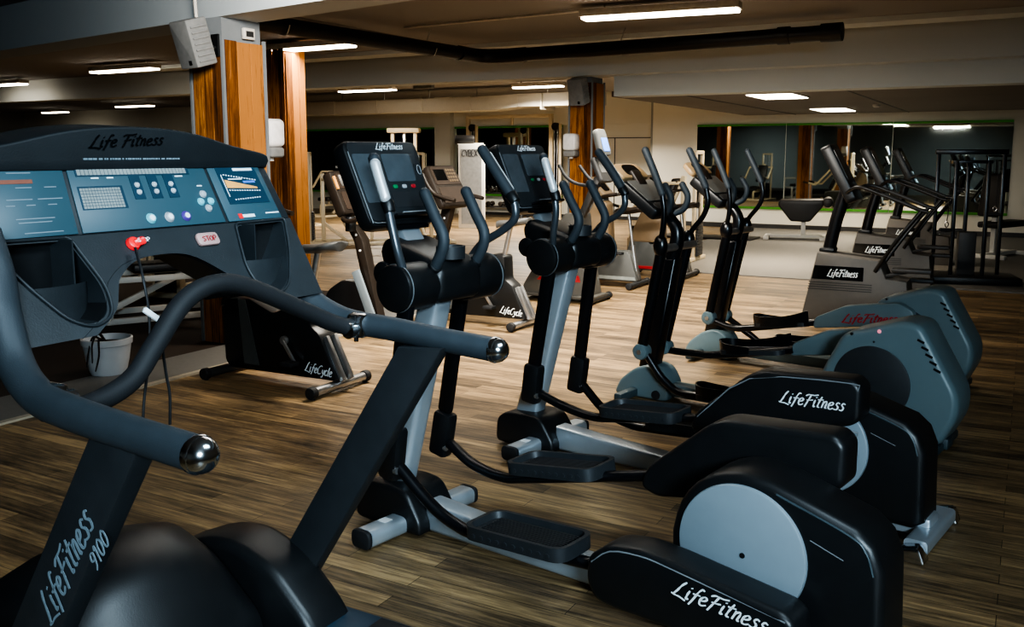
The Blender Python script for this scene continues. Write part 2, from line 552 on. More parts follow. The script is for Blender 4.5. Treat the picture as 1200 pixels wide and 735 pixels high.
# ------------------------------------------------------------------ brush lettering
G = {
 'L': (0.62, [[(.42, 1.05), (.25, .75), (.12, .3), (.0, .0)], [(-.12, .02), (.1, -.03), (.4, -.05), (.75, -.16)]]),
 'i': (0.26, [[(.1, .6), (.06, .3), (.08, .0), (.2, .06)], [(.13, .86), (.16, .8)]]),
 'f': (0.40, [[(.52, .95), (.38, 1.02), (.24, .75), (.12, .1), (.02, -.28)], [(.0, .52), (.42, .56)]]),
 'e': (0.46, [[(.04, .28), (.28, .36), (.36, .52), (.22, .62), (.06, .42), (.08, .08), (.24, .0), (.44, .12)]]),
 'F': (0.66, [[(-.02, .86), (.2, 1.0), (.6, .98), (.92, 1.06)], [(.38, .98), (.26, .5), (.1, -.12)], [(.12, .5), (.4, .52), (.62, .58)]]),
 't': (0.34, [[(.24, .95), (.12, .4), (.1, .04), (.26, .02)], [(-.02, .66), (.42, .7)]]),
 'n': (0.44, [[(.1, .6), (.04, .0)], [(.06, .38), (.24, .6), (.34, .5), (.3, .05), (.42, .04)]]),
 's': (0.38, [[(.36, .56), (.2, .64), (.1, .46), (.28, .26), (.2, .02), (-.02, .06)]]),
 'C': (0.62, [[(.62, .9), (.42, 1.0), (.12, .7), (.04, .25), (.22, -.02), (.52, .1)]]),
 'y': (0.42, [[(.08, .6), (.08, .25), (.22, .14), (.36, .3)], [(.4, .6), (.3, .1), (.14, -.3), (-.04, -.26)]]),
 'c': (0.38, [[(.34, .54), (.2, .62), (.06, .4), (.08, .06), (.22, .0), (.36, .1)]]),
 'l': (0.24, [[(.2, 1.0), (.1, .4), (.08, .02), (.2, .04)]]),
 ' ': (0.3, []),
 '9': (0.5, [[(.4, .62), (.24, .5), (.08, .66), (.2, .96), (.4, .86), (.4, .62), (.3, .2), (.12, .0)]]),
 '1': (0.32, [[(.04, .8), (.2, 1.0), (.14, .0)]]),
 '0': (0.5, [[(.24, 1.0), (.06, .7), (.06, .25), (.2, .0), (.38, .3), (.4, .75), (.24, 1.0)]]),
 'S': (0.55, [[(.48, .86), (.25, 1.0), (.06, .78), (.24, .53), (.46, .28), (.26, .0), (.02, .12)]]),
 'T': (0.55, [[(.0, 1.0), (.54, 1.0)], [(.27, 1.0), (.27, .0)]]),
 'O': (0.6, [[(.28, 1.0), (.04, .75), (.04, .25), (.28, .0), (.5, .25), (.5, .75), (.28, 1.0)]]),
 'P': (0.52, [[(.04, .0), (.04, 1.0), (.36, .98), (.46, .75), (.36, .5), (.04, .48)]]),
 'B': (0.55, [[(.04, .0), (.04, 1.0), (.38, .96), (.44, .74), (.34, .54), (.06, .52)], [(.34, .54), (.48, .3), (.38, .02), (.04, .0)]]),
 'E': (0.5, [[(.44, 1.0), (.04, 1.0), (.04, .0), (.46, .0)], [(.04, .52), (.38, .52)]]),
 'X': (0.55, [[(.0, 1.0), (.5, .0)], [(.5, 1.0), (.0, .0)]]),
 'Y': (0.55, [[(.0, 1.0), (.26, .5), (.52, 1.0)], [(.26, .5), (.26, .0)]]),
}

def text_w(t, sp=0.04):
    return sum(G[c][0] + sp for c in t)

def lettering(t, origin, ux, uy, h, width=None, pen=0.11, slant=0.22, smooth=3, lift=0.0015, th=0.0012, sp=0.04):
    """flat brush strokes; origin = baseline start, ux/uy = writing and up directions"""
    mb = MB()
    origin, ux, uy = Vector(origin), Vector(ux).normalized(), Vector(uy).normalized()
    nr = ux.cross(uy).normalized()
    sx = h
    if width:
        sx = width / text_w(t, sp)
    x = 0.0
    for c in t:
        adv, strokes = G[c]
        for st in strokes:
            P = [(p[0] + x + p[1] * slant, p[1]) for p in st]
            P = [Vector((p[0] * sx, p[1] * h, 0)) for p in P]
            P = spline(P, smooth)
            n = len(P)
            lo, hi = [], []
            for i, p in enumerate(P):
                d = P[min(i + 1, n - 1)] - P[max(i - 1, 0)]
                d = d.normalized() if d.length > 1e-9 else Vector((1, 0, 0))
                w = pen * h * (0.62 + 0.38 * abs(d.y)) * (0.55 + 0.45 * sin(pi * min(1, (i + 0.6) / (n * 0.5))) if i < n * 0.5 else 1.0 - 0.35 * (i / (n - 1) - 0.5))
                o = Vector((-d.y, d.x, 0)) * w / 2
                for lst, q in ((lo, p - o), (hi, p + o)):
                    lst.append(origin + ux * q.x + uy * q.y + nr * lift)
            vs = lo + hi + [v + nr * th for v in lo] + [v + nr * th for v in hi]
            fs = []
            for i in range(n - 1):
                a, b, c2, d2 = i, i + 1, n + i + 1, n + i
                fs += [[a, d2, c2, b], [a + 2 * n, b + 2 * n, c2 + 2 * n, d2 + 2 * n], [a, b, b + 2 * n, a + 2 * n], [d2, d2 + 2 * n, c2 + 2 * n, c2]]
            fs += [[0, 2 * n, 3 * n, n], [n - 1, 2 * n - 1, 4 * n - 1, 3 * n - 1]]
            mb.add(vs, fs)
        x += adv + sp
    return mb

# ------------------------------------------------------------------ camera
H = 1.57
YAW = radians(29.2)
cd = bpy.data.cameras.new('camera')
cd.sensor_width = 36
cd.lens = 32.4
cd.shift_y = -0.0281
cd.clip_start = 0.05
cam = bpy.data.objects.new('camera', cd)
COL.objects.link(cam)
cam.location = (0, 0, H)
cam.rotation_euler = (radians(82), 0, YAW)
scene.camera = cam

# ------------------------------------------------------------------ the room
def sbox(name, m, *a, bev=0.0, **k):
    return struct(MB().box(*a, bev=bev, **k).build(name, m, None, 30))
XL, XR, YB, YF, YL = -32.0, 2.6, -5.0, 20.06, 21.17
ZC = 3.1
sbox('floor', M['floor'], XL, XR, YB, YL + 0.3, -0.12, 0.0)
sbox('trim_1', M['greymat'], -5.2, XR - 0.01, 11.95, YF - 0.01, 0.0, 0.012).name = 'trim_1'
sbox('trim_2', M['greymat'], -5.75, -5.22, -2.0, 8.2, 0.0, 0.012)
sbox('trim_3', M['edge'], -5.22, -5.17, -2.0, 8.2, 0.0, 0.014)
sbox('trim_4', M['carpet'], XL + 0.02, -5.75, -4.9, 8.2, 0.0, 0.010)
sbox('ceiling', M['ceil'], XL, XR, YB, YL + 0.3, ZC, ZC + 0.1)
sbox('wall_right', M['wallgrey'], XR, XR + 0.15, YB, YL + 0.3, 0, ZC)
sbox('wall_left', M['wallgrey'], XL - 0.15, XL, YB, YL + 0.3, 0, ZC)
sbox('wall_near', M['wallgrey'], XL, XR, YB - 0.15, YB, 0, ZC)
sbox('wall_back', M['wall'], -7.55, XR, YF, YF + 0.2, 0, ZC)
sbox('wall_recess', M['wall'], XL, -7.55, YL, YL + 0.2, 0, ZC)
sbox('wall_return', M['wallgrey'], -7.6, -7.55, YF, YL, 0, ZC)
sbox('baseboard_back', M['stepdark'], -7.5, XR, YF - 0.02, YF, 0.0, 0.10)
sbox('baseboard_recess', M['stepdark'], -13.5, -7.62, YL - 0.02, YL, 0.0, 0.08)
# lowered ceiling over the far right bay, its fascia, and the beams
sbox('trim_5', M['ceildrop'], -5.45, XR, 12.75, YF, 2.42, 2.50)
sbox('trim_6', M['beam'], -5.25, XR, 12.36, 12.75, 2.40, 2.70)
sbox('trim_7', M['beam'], XL, XR, 12.07, 12.45, 2.68, ZC)
for i, x in enumerate((-4.4, -2.2, 0.0)):
    sbox('trim_%d' % (20 + i), M['stepdark'], x, x + 0.015, 12.8, YF, 2.412, 2.42)
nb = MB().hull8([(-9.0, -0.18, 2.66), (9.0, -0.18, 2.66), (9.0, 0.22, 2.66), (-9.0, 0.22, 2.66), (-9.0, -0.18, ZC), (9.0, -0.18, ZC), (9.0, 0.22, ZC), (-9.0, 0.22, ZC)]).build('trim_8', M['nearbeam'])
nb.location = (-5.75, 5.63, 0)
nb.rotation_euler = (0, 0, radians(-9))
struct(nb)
sbox('trim_9', M['ceil'], -7.3, -7.25, 6.2, 12.07, 3.06, 3.1)
sbox('trim_10', M['beam'], -15.0, XR, 11.2, 11.6, 3.04, 3.1)
# recessed wall: piers, soffit and panel seams
sbox('trim_11', M['wall'], -14.05, -13.55, YL - 0.30, YL, 0, ZC)
sbox('trim_12', M['wall'], XL, -7.6, YL - 0.12, YL, 2.32, ZC)
sbox('trim_13', M['stepdark'], -9.95, -7.65, YL - 0.012, YL, 1.98, 2.0)
sbox('trim_14', M['stepdark'], -8.95, -8.93, YL - 0.012, YL, 0.1, 1.98)
# wall mirrors: one thing each
def mirror(x0, x1, z0, z1, y, label, tilt=0.0):
    t = thing('wall_mirror', label, 'mirror', ((x0 + x1) / 2, y, z0))
    w = (x1 - x0) / 2
    o = MB().box(-w, w, -0.012, 0.0, 0, z1 - z0).build('mirror_pane', M['mirror'], t, 0)
    o.rotation_euler = (tilt, 0, 0)
    for a, b in ((z1 - z0, z1 - z0 + 0.045), (-0.05, 0.0)):
        f = MB().box(-w, w, -0.03, 0.0, a, b).build('green_edge', M['greenled'], t)
        f['label'] = 'green edging'
    return t
mirror(-6.5, -4.575, 0.47, 2.19, YF - 0.005, 'wall mirror nearest the corner, first of the green edged row behind the cross trainers')
mirror(-4.56, -2.47, 0.47, 2.19, YF - 0.005, 'middle wall mirror of the green edged row, behind the grey steppers')
mirror(-2.455, -0.34, 0.47, 2.19, YF - 0.005, 'wall mirror at the right end of the green edged row', tilt=-0.004)
mirror(-19.3, -14.1, 0.56, 2.27, YL - 0.125, 'long wall mirror left of the painted pier in the recess')
mirror(-13.5, -10.3, 0.56, 2.27, YL - 0.125, 'wall mirror right of the painted pier, behind the cable machine')

# ------------------------------------------------------------------ wood clad pillars
def pillar(x, y, w, d, label, top=2.66, cap=2.49, trim=True, cname='pillar'):
    t = thing(cname, label, 'pillar', (x, y, 0))
    MB().box(-w / 2 + 0.02, w / 2 - 0.02, -d / 2 + 0.02, d / 2 - 0.02, 0.0, top).build('pillar_core', M['trimgrey'], t)
    c = MB()
    n = 3
    for k in range(n):        # individual upright boards on each face, none exactly level
        a0, a1 = -w / 2 + 0.014 + (w - 0.028) * k / n, -w / 2 + 0.014 + (w - 0.028) * (k + 1) / n
        z1 = cap - random.uniform(0, 0.02)
        e = random.uniform(0.0, 0.008)
        for sgn in (-1, 1):
            c.box(a0 + 0.002, a1 - 0.002, *sorted((sgn * (d / 2 - 0.02), sgn * (d / 2 + e))), 0.0, z1, 0.003, 1)
        b0, b1 = -d / 2 + 0.014 + (d - 0.028) * k / n, -d / 2 + 0.014 + (d - 0.028) * (k + 1) / n
        for sgn in (-1, 1):
            c.box(*sorted((sgn * (w / 2 - 0.02), sgn * (w / 2 + e))), b0 + 0.002, b1 - 0.002, 0.0, z1, 0.003, 1)
    c.build('wood_cladding', M['clad'], t)
    e = MB()
    if not trim:
        return t
    for sx in (-1, 1):
        for sy in (-1, 1):
            e.box(*sorted((sx * (w / 2 + 0.012), sx * (w / 2 - 0.012))), *sorted((sy * (d / 2 + 0.012), sy * (d / 2 - 0.012))), 0.0, cap + 0.02)
    e.build('corner_trim', M['trimgrey'], t)
    return t
pillar(-5.85, 5.66, 0.36, 0.46, 'wood clad pillar beside the treadmill console, nearest of the pillars')
pillar(-5.72, 12.47, 0.36, 0.42, 'wood clad pillar behind the second elliptical, with a white dispenser on it', top=2.68, cap=2.60)
pillar(-8.95, 9.7, 0.34, 0.40, 'wood clad pillar half hidden behind the nearest one', top=3.1, cap=3.09, trim=False)
pillar(-15.2, 14.1, 0.42, 0.42, 'wood clad pillar in the dark left part of the room', top=3.1, cap=2.8, trim=False)

# speakers on the pillars
def speaker(loc, rz, label, s=1.0):
    t = thing('wall_speaker', label, 'speaker', loc, rz, 'pillar speakers')
    # local -y is the front
    prof = rp([(-0.13 * s, -0.21 * s), (0.13 * s, -0.21 * s), (0.13 * s, 0.21 * s), (-0.13 * s, 0.21 * s)], 0.02 * s)
    tilt = 0.28
    o = MB().prism(prof, -0.26 * s, -0.04 * s, 0.012 * s).build('cabinet', M['speaker'], t)
    o.rotation_euler = (tilt, 0, 0)
    g = MB()
    for k in range(7):
        z = (-0.17 + 0.05 * k) * s
        g.box(0.131 * s, 0.142 * s, -0.23 * s, -0.06 * s, z, z + 0.018 * s, 0.004 * s)
    g.build('side_ribs', M['speaker'], o)
    MB().box(0.02 * s, 0.06 * s, -0.264 * s, -0.258 * s, -0.18 * s, -0.14 * s).build('badge', M['dark'], o)
    MB().tube([(0, -0.1 * s, -0.02), (0, 0.02 * s, -0.05), (0, 0.09 * s, -0.05)], 0.02 * s).box(-0.05 * s, 0.05 * s, 0.08 * s, 0.10 * s, -0.14 * s, 0.06 * s).build('bracket', M['black'], t)
    return t
speaker((-5.74, 5.34, 2.47), radians(-8), 'pale grey speaker high on the nearest pillar, tilted down', 0.86)
speaker((-5.64, 12.16, 2.50), radians(-4), 'pale grey speaker high on the pillar behind the second elliptical', 0.88)
# speaker cable, switch box
tag(MB().tube([(-5.86, 5.36, 2.65), (-5.80, 5.33, 2.56), (-5.79, 5.35, 2.42), (-5.88, 5.34, 2.36)], 0.007).build('speaker_cable', M['cordm']), 'thin black cable looping from the speaker on the nearest pillar', 'cable')
t = thing('switch_box', 'small white switch box under the beam on the nearest pillar', 'switch', (-5.665, 5.70, 2.55))
MB().box(0, 0.03, -0.06, 0.06, -0.045, 0.045, 0.006).build('housing', M['fixture'], t)
MB().box(0.03, 0.034, -0.04, 0.04, -0.025, 0.02).build('face', M['stepdark'], t)

def dispenser(loc, rz, label):
    t = thing('wall_dispenser', label, 'dispenser', loc, rz, 'wipe dispensers on pillars')   # local -y outward
    MB().prism(rp([(-0.10, 0.0), (0.10, 0.0), (0.10, 0.24), (-0.10, 0.24)], 0.05), -0.18, 0, 0.03).build('cover', M['frosted'], t)
    MB().prism(rp([(-0.095, -0.09), (0.095, -0.09), (0.098, 0.0), (-0.098, 0.0)], 0.03), -0.17, 0, 0.02).build('lower_tank', M['speaker'], t)
    MB().cyl((0, -0.09, -0.12), (0, -0.09, -0.09), 0.03).build('nozzle', M['fixture'], t)
    return t
dispenser((-5.81, 12.235, 1.64), 0, 'white wipe dispenser on the pillar behind the second elliptical')
dispenser((-5.74, 5.905, 1.64), radians(180), 'white wipe dispenser peeking out behind the right edge of the nearest pillar')

# ------------------------------------------------------------------ ceiling lights, pipe, duct, conduit
def area(loc, sx, sy, power, col, rot=(0, 0, 0), spread=None):
    l = bpy.data.lights.new('lamp', 'AREA')
    l.shape = 'RECTANGLE'
    l.size, l.size_y = sx, sy
    l.energy = power
    l.color = col
    if spread:
        l.spread = spread
    o = bpy.data.objects.new('lamp', l)
    COL.objects.link(o)
    o.location = loc
    o.rotation_euler = rot
    return o
WARM = (1.0, 0.92, 0.79)
def strip_light(x, y, z, L, label, power, rz=0.0, zc=ZC, spread=150):
    t = thing('strip_light', label, 'ceiling light', (x, y, z), rz, 'strip lights on the ceiling')
    MB().box(-L / 2, L / 2, -0.11, 0.11, 0.025, 0.10, 0.01).build('housing', M['fixture'], t)
    MB().box(-L / 2 + 0.02, L / 2 - 0.02, -0.10, 0.10, 0.0, 0.025, 0.008).build('diffuser', M['glow'], t)
    h = MB()
    for sx in (-0.35, 0.35):
        h.cyl((sx * L, 0, 0.10), (sx * L, 0, zc - z), 0.008, n=8)
    h.build('hanger', M['fixture'], t)
    if power:
        area((x, y, z - 0.02), L, 0.2, power, WARM, (0, 0, rz), radians(spread))
    return t
strip_light(-3.36, 9.02, 2.95, 1.62, 'long white strip light nearest the camera, above the ellipticals', 58, radians(6), spread=110)
strip_light(-8.45, 9.6, 2.95, 1.5, 'strip light just right of the nearest pillar', 35)
strip_light(-13.3, 10.55, 2.95, 1.55, 'strip light left of the nearest pillar, brightest in the dark bay', 12)
strip_light(-18.1, 11.5, 2.95, 1.3, 'strip light cut by the left edge of the picture', 0)
strip_light(-12.8, 16.4, 2.95, 1.5, 'strip light beyond the long beam above the mirrors', 95)
strip_light(-9.0, 17.2, 2.95, 1.15, 'strip light beside the speaker pillar, beyond the long beam', 165)
strip_light(-22.7, 18.3, 2.95, 1.5, 'small distant strip light low over the treadmill hood', 3)
strip_light(-28.2, 19.6, 2.95, 1.2, 'most distant tiny strip light at far left', 0)
def flush_light(x, y, w, d, label, power):
    t = thing('flush_light', label, 'ceiling light', (x, y, 2.40), 0, 'flush lights in the lowered ceiling')
    MB().box(-w / 2 - 0.02, w / 2 + 0.02, -d / 2 - 0.02, d / 2 + 0.02, 0.008, 0.02).build('frame', M['fixture'], t)
    MB().box(-w / 2, w / 2, -d / 2, d / 2, 0.0, 0.012).build('diffuser', M['glow'], t)
    area((x, y, 2.385), w, d, power, (1.0, 0.84, 0.62), spread=radians(115))
flush_light(-3.25, 13.65, 0.62, 1.1, 'bright flush panel light, nearer of two in the lowered ceiling', 38)
flush_light(-3.3, 18.2, 0.6, 1.2, 'flush panel light farther back, near the mirrors', 26)
t = thing('smoke_detector', 'small round detector on the lowered ceiling', 'detector', (-2.35, 16.8, 2.37))
MB().lathe([(0.0, 0.0), (0.04, 0.0), (0.06, 0.02), (0.06, 0.05), (0.0, 0.05)]).build('body', M['fixture'], t)
# black waste pipe with an elbow
t = thing('black_pipe', 'thick black pipe under the ceiling, turning along the long beam', 'pipe', (0, 0, 0))
MB().tube([(-6.75, 5.9, 2.86), (-6.62, 8.0, 2.86), (-6.45, 10.25, 2.86)], 0.085, k=2).build('pipe_run', M['pipe'], t)
MB().tube([(-6.45, 10.15, 2.86), (-6.42, 10.6, 2.86), (-6.15, 10.75, 2.86), (-5.8, 10.74, 2.86)], 0.094, k=6).build('pipe_elbow', M['pipe'], t)
MB().tube([(-5.9, 10.74, 2.86), (-4.0, 10.68, 2.87), (-1.95, 10.58, 2.88)], 0.085, k=2).build('pipe_run', M['pipe'], t)
MB().cyl((-2.08, 10.58, 2.88), (-1.86, 10.57, 2.88), 0.1).build('pipe_socket', M['pipe'], t)
MB().cyl((-2.55, 10.61, 2.88), (-2.42, 10.605, 2.88), 0.097).build('pipe_socket', M['pipe'], t)
for (x, y) in ((-6.66, 7.2), (-6.5, 9.6), (-4.4, 10.69)):
    MB().tube([(x - 0.09, y, 2.86), (x - 0.06, y, 2.95), (x, y, 3.1)], 0.007, n=6).tube([(x + 0.09, y, 2.86), (x + 0.05, y, 2.78), (x, y, 2.77), (x - 0.06, y, 2.79), (x - 0.09, y, 2.86)], 0.007, n=6).build('pipe_clip', M['steelrim'], t)
tag(MB().tube([(-6.6, 9.2, 3.07), (-4.2, 9.05, 3.07)], 0.016, k=1).build('conduit', M['fixture']), 'thin pale conduit running to the nearest strip light', 'conduit')
tag(MB().tube([(-5.9, 5.40, 3.09), (-5.9, 5.38, 2.9), (-5.9, 5.39, 2.66)], 0.014, k=3).build('conduit', M['fixture']), 'pale conduit dropping down the near beam to the pillar', 'conduit')
t = thing('air_duct', 'cream metal air duct below the far ceiling', 'duct', (0, 0, 0))
MB().box(-16.2, -10.6, 17.9, 18.5, 2.56, 2.86, 0.01).build('duct_section', M['duct'], t)
MB().hull8([(-10.6, 17.9, 2.56), (-9.9, 17.95, 2.62), (-9.9, 18.45, 2.62), (-10.6, 18.5, 2.56), (-10.6, 17.9, 2.86), (-9.9, 17.95, 2.9), (-9.9, 18.45, 2.9), (-10.6, 18.5, 2.86)]).build('duct_reducer', M['duct'], t)
MB().box(-9.9, -8.0, 17.95, 18.45, 2.62, 2.90, 0.01).build('duct_section', M['duct'], t)
for x in (-15.0, -13.7, -12.4, -11.1, -9.3):
    MB().box(x, x + 0.03, 17.88, 18.52, 2.55, 2.88).build('duct_flange', M['duct'], t)
    MB().cyl((x + 0.015, 18.2, 2.86), (x + 0.015, 18.2, 3.1), 0.01, n=8).build('hanger', M['steelrim'], t)
t = thing('emergency_light', 'small grey emergency light box on the far ceiling', 'light', (-9.85, 14.3, 2.78))
MB().box(-0.2, 0.2, -0.06, 0.06, 0.0, 0.13, 0.012).build('housing', M['speaker'], t)
MB().box(-0.17, 0.17, -0.065, -0.058, 0.02, 0.10).build('lens', M['lcd'], t)
MB().cyl((0, 0, 0.13), (0, 0, 0.32), 0.01, n=8).build('hanger', M['speaker'], t)

# ------------------------------------------------------------------ black and silver ellipticals (local x forward, y to the user's left)
def tray(mb, L, W, h, r=0.05, lip=0.016, floor=0.026):
    o = rp([(-L / 2, -W / 2), (L / 2, -W / 2), (L / 2, W / 2), (-L / 2, W / 2)], r, 5)
    i = rp([(-L / 2 + lip, -W / 2 + lip), (L / 2 - lip, -W / 2 + lip), (L / 2 - lip, W / 2 - lip), (-L / 2 + lip, W / 2 - lip)], r - lip * 0.6, 5)
    n = len(o)
    vs = [(x, y, 0) for x, y in o] + [(x, y, h) for x, y in o] + [(x, y, h) for x, y in i] + [(x * 0.97, y * 0.95, floor) for x, y in i]
    fs = []
    for k in range(3):
        for j in range(n):
            a, b = k * n + j, k * n + (j + 1) % n
            fs.append([a, b, b + n, a + n])
    fs.append(list(range(n))[::-1])
    fs.append([3 * n + j for j in range(n)])
    return mb.add(vs, fs)

def orient(o, a, b, z, pitch):
    o.location = (a, b, z)
    o.rotation_euler = (0, pitch, 0)
    return o

def elliptical(loc, rz, label, group, arms, pedals, covers):
    t = thing('elliptical_trainer', label, 'elliptical trainer', loc, rz, group)
    # floor frame
    st = MB().prism(rp([(-0.05, 0.012), (0.05, 0.012), (0.05, 0.085), (-0.05, 0.085)], 0.03), -0.31, 0.31).build('front_stabilizer', M['silver'], t)
    for s in (-1, 1):
        MB().prism(rp([(-0.052, 0.010), (0.052, 0.010), (0.052, 0.087), (-0.052, 0.087)], 0.03), *sorted((s * 0.31, s * 0.335)), 0.008).build('end_cap', M['rubber'], st)
    MB().box(-0.02, 0.025, 0.17, 0.215, 0.0855, 0.0865).build('sticker', M['print'], st)
    MB().prism(rp([(-0.12, 0.015), (0.27, 0.015), (0.26, 0.15), (0.20, 0.19), (0.04, 0.20), (-0.04, 0.19), (-0.12, 0.07)], 0.04), -0.12, 0.12, 0.035, 3).build('base_shroud', M['black'], t)
    MB().prism([(-0.09, 0.02), (-0.09, 0.145), (-0.35, 0.13), (-1.1, 0.10), (-1.3, 0.10), (-1.3, 0.025)], -0.055, 0.055, 0.018, 3).build('frame_rail', M['silver'], t)
    MB().prism([(0.205, 0.14), (-0.065, 1.03), (-0.185, 1.03), (0.055, 0.14)], -0.05, 0.05, 0.03, 4).build('upright_post', M['silver'], t)
    rear = MB().prism(rp([(-0.045, 0.01), (0.045, 0.01), (0.045, 0.075), (-0.045, 0.075)], 0.02), -0.22, 0.22)
    rs = rear.build('rear_stabilizer', M['silver'], t)
    rs.location = (-1.955, 0, 0)
    for s in (-1, 1):
        MB().prism(rp([(-0.055, 0.004), (0.055, 0.004), (0.05, 0.05), (-0.03, 0.07)], 0.015), *sorted((s * 0.215, s * 0.29)), 0.008).build('foot', M['chrome'], rs)
        MB().cyl((-0.015, s * 0.252, 0.05), (-0.015, s * 0.252, 0.072), 0.009, n=10).build('bolt', M['black'], rs)
    MB().box(-1.97, -1.25, -0.07, 0.07, 0.03, 0.11, 0.015).build('rear_beam', M['silver'], t)
    # pivot housing
    ph = MB().prism(rp([(-0.26, 1.0), (-0.262, 1.13), (-0.20, 1.175), (-0.06, 1.215), (0.05, 1.245), (0.085, 1.19), (0.05, 1.09), (-0.07, 1.0)], 0.05), -0.13, 0.13, 0.035, 3).build('pivot_housing', M['black'], t)
    for s in (-1, 1):
        MB().cyl((-0.16, s * 0.10, 1.07), (-0.16, s * 0.285, 1.07), 0.093, n=40, bev=0.012).build('pivot_drum', M['black'], ph)
        MB().cyl((-0.16, s * 0.262, 1.07), (-0.16, s * 0.267, 1.07), 0.0945, n=40).build('drum_seam', M['edgeline'], ph)
        MB().cyl((0.03, s * 0.135, 1.10), (0.03, s * 0.16, 1.10), 0.05, bev=0.01).build('side_boss', M['black'], ph)
    MB().lathe([(0.0, 0.012), (0.045, 0.012), (0.05, 0.03), (0.058, 0.03), (0.058, -0.02), (0.0, -0.02)], (-0.20, 0.0, 1.185)).build('cup_rim', M['blacksoft'], ph)
    # console
    q = [(0.048, 0.19, 1.285), (0.048, -0.19, 1.285), (0.195, -0.215, 1.632), (0.195, 0.215, 1.632)]
    c = MB().slab(q, -0.075, 0.0, 0.016, 0.05).build('console', M['black'], t)
    MB().slab(sub(q, 0.04, 0.96, 0.06, 0.97), 0.0, 0.006, 0.003, 0.03).build('console_face', M['face'], c)
    e = [sub(q, u, u, v, v)[0] for u, v in ((0.035, 0.86), (0.035, 0.12), (0.05, 0.065), (0.10, 0.045), (0.30, 0.045))]
    MB().tube([Vector(x) + Vector((-0.003, 0, 0.0013)) for x in e], 0.0028, n=6, k=2).build('trim_line', M['edgeline'], c)
    MB().slab(sub(q, 0.06, 0.36, 0.27, 0.83), 0.006, 0.008, 0, 0.012).build('side_glass', M['screen'], c)
    MB().slab(sub(q, 0.43, 0.83, 0.50, 0.83), 0.006, 0.010, 0.002, 0.012).build('screen', M['screen'], c)
    MB().slab(sub(q, 0.86, 0.955, 0.55, 0.72), 0.006, 0.008, 0, 0.012).build('keypad', M['blacksoft'], c)
    o = sub(q, 0.86, 0.955, 0.56, 0.71)
    k = MB()
    ctr = sum(o, Vector()) / 4
    ux, uy = (o[1] - o[0]).normalized(), (o[3] - o[0]).normalized()
    ring = [ctr + ux * cos(a) * 0.011 + uy * sin(a) * 0.021 for a in [2 * pi * i / 20 for i in range(21)]]
    nr = ux.cross(uy).normalized()
    k.tube([p + nr * 0.010 for p in ring], 0.0013, n=6, k=1)
    k.build('keypad_ring', M['greybtn'], c)
    for i, (mn, u) in enumerate((('green', 0.47), ('greybtn', 0.60), ('redprint', 0.73))):
        qq = sub(q, u, u + 0.065, 0.42, 0.465)
        MB().slab(qq, 0.006, 0.011, 0.002, 0.008).build('button', M[mn], c)
    MB().slab(sub(q, 0.42, 0.93, 0.20, 0.38), 0.006, 0.008, 0, 0.01).build('lower_panel', M['blacksoft'], c)
    MB().slab(sub(q, 0.30, 0.95, 0.07, 0.11), 0.0, 0.05, 0.01).build('accessory_shelf', M['black'], c)
    MB().slab(sub(q, 0.45, 0.85, 0.115, 0.135), 0.02, 0.03, 0.003).build('shelf_highlight', M['silver'], c)
    lq = sub(q, 0.40, 0.86, 0.885, 0.95)
    lettering('LifeFitness', lq[0], lq[1] - lq[0], lq[3] - lq[0], 0.026, 0.155, pen=0.17, lift=0.007).build('logo', M['print'], c)
    nk = MB().bar((0.00, 0, 1.20), (0.05, 0, 1.272), 0.11, 0.05, 0.012).build('console_neck', M['silver'], t)
    MB().box(0.0, 0.07, -0.09, 0.09, 1.272, 1.292, 0.006).build('neck_bracket', M['blackpaint'], nk)
    # fixed handles
    for s in (-1, 1):
        h = MB().tube([(-0.19, s * 0.115, 1.12), (-0.235, s * 0.12, 1.155), (-0.275, s * 0.12, 1.25), (-0.225, s * 0.12, 1.345), (-0.178, s * 0.12, 1.425)], [0.021, 0.022, 0.0225, 0.0225, 0.0225], n=16, round_ends=True).build('fixed_handle', M['foam'], t)
        MB().cyl((-0.205, s * 0.115, 1.125), (-0.235, s * 0.12, 1.15), 0.03, 0.027, bev=0.004).build('handle_collar', M['black'], h)
    # moving arms
    for side, A in arms.items():
        s = 1 if side == 'L' else -1
        m = MB().tube(A['tube'], 0.017, n=14).build('moving_arm', M['armtube'], t)
        g = MB().tube(A['grip'], 0.0225, n=16, k=4, round_ends=True).build('hand_grip', M['foam'], m)
        a, b = Vector(A['grip'][0]), Vector(A['grip'][-1])
        P = spline(A['grip'], 4)
        P = P[max(1, len(P) // 8):-max(1, len(P) // 8)]
        off = Vector(A.get('soff', (-0.004, s * 0.014, 0)))
        srad = 0.0205 if s > 0 else 0.0155
        MB().tube([p + off for p in P], srad, n=14, k=1, round_ends=True).build('pulse_sensor', M['sensor'], g)
        e = (P[-1] - P[-2]).normalized()
        MB().cyl(b - e * 0.01, b + e * 0.035, 0.026, 0.022, bev=0.003).build('grip_collar', M['black'], g)
        lo = A['low']
        w = MB().bar(lo[0], lo[1], 0.038, 0.068, 0.012, up=(1, 0, 0)).build('lower_link', M['blackpaint'], m)
        x0, z0, x1, z1 = A['box']
        bb = MB().bar((x0, s * 0.24, z0), (x1, s * 0.24, z1), 0.072, 0.098, 0.02, up=(1, 0, 0)).build('ankle_joint', M['black'], m)
        MB().cyl((x1 - 0.045, s * 0.24 + 0.02, z1 + 0.045), (x1 - 0.06, s * 0.24 + 0.02, z1 + 0.045), 0.014, n=12).build('joint_bolt', M['steelrim'], bb)
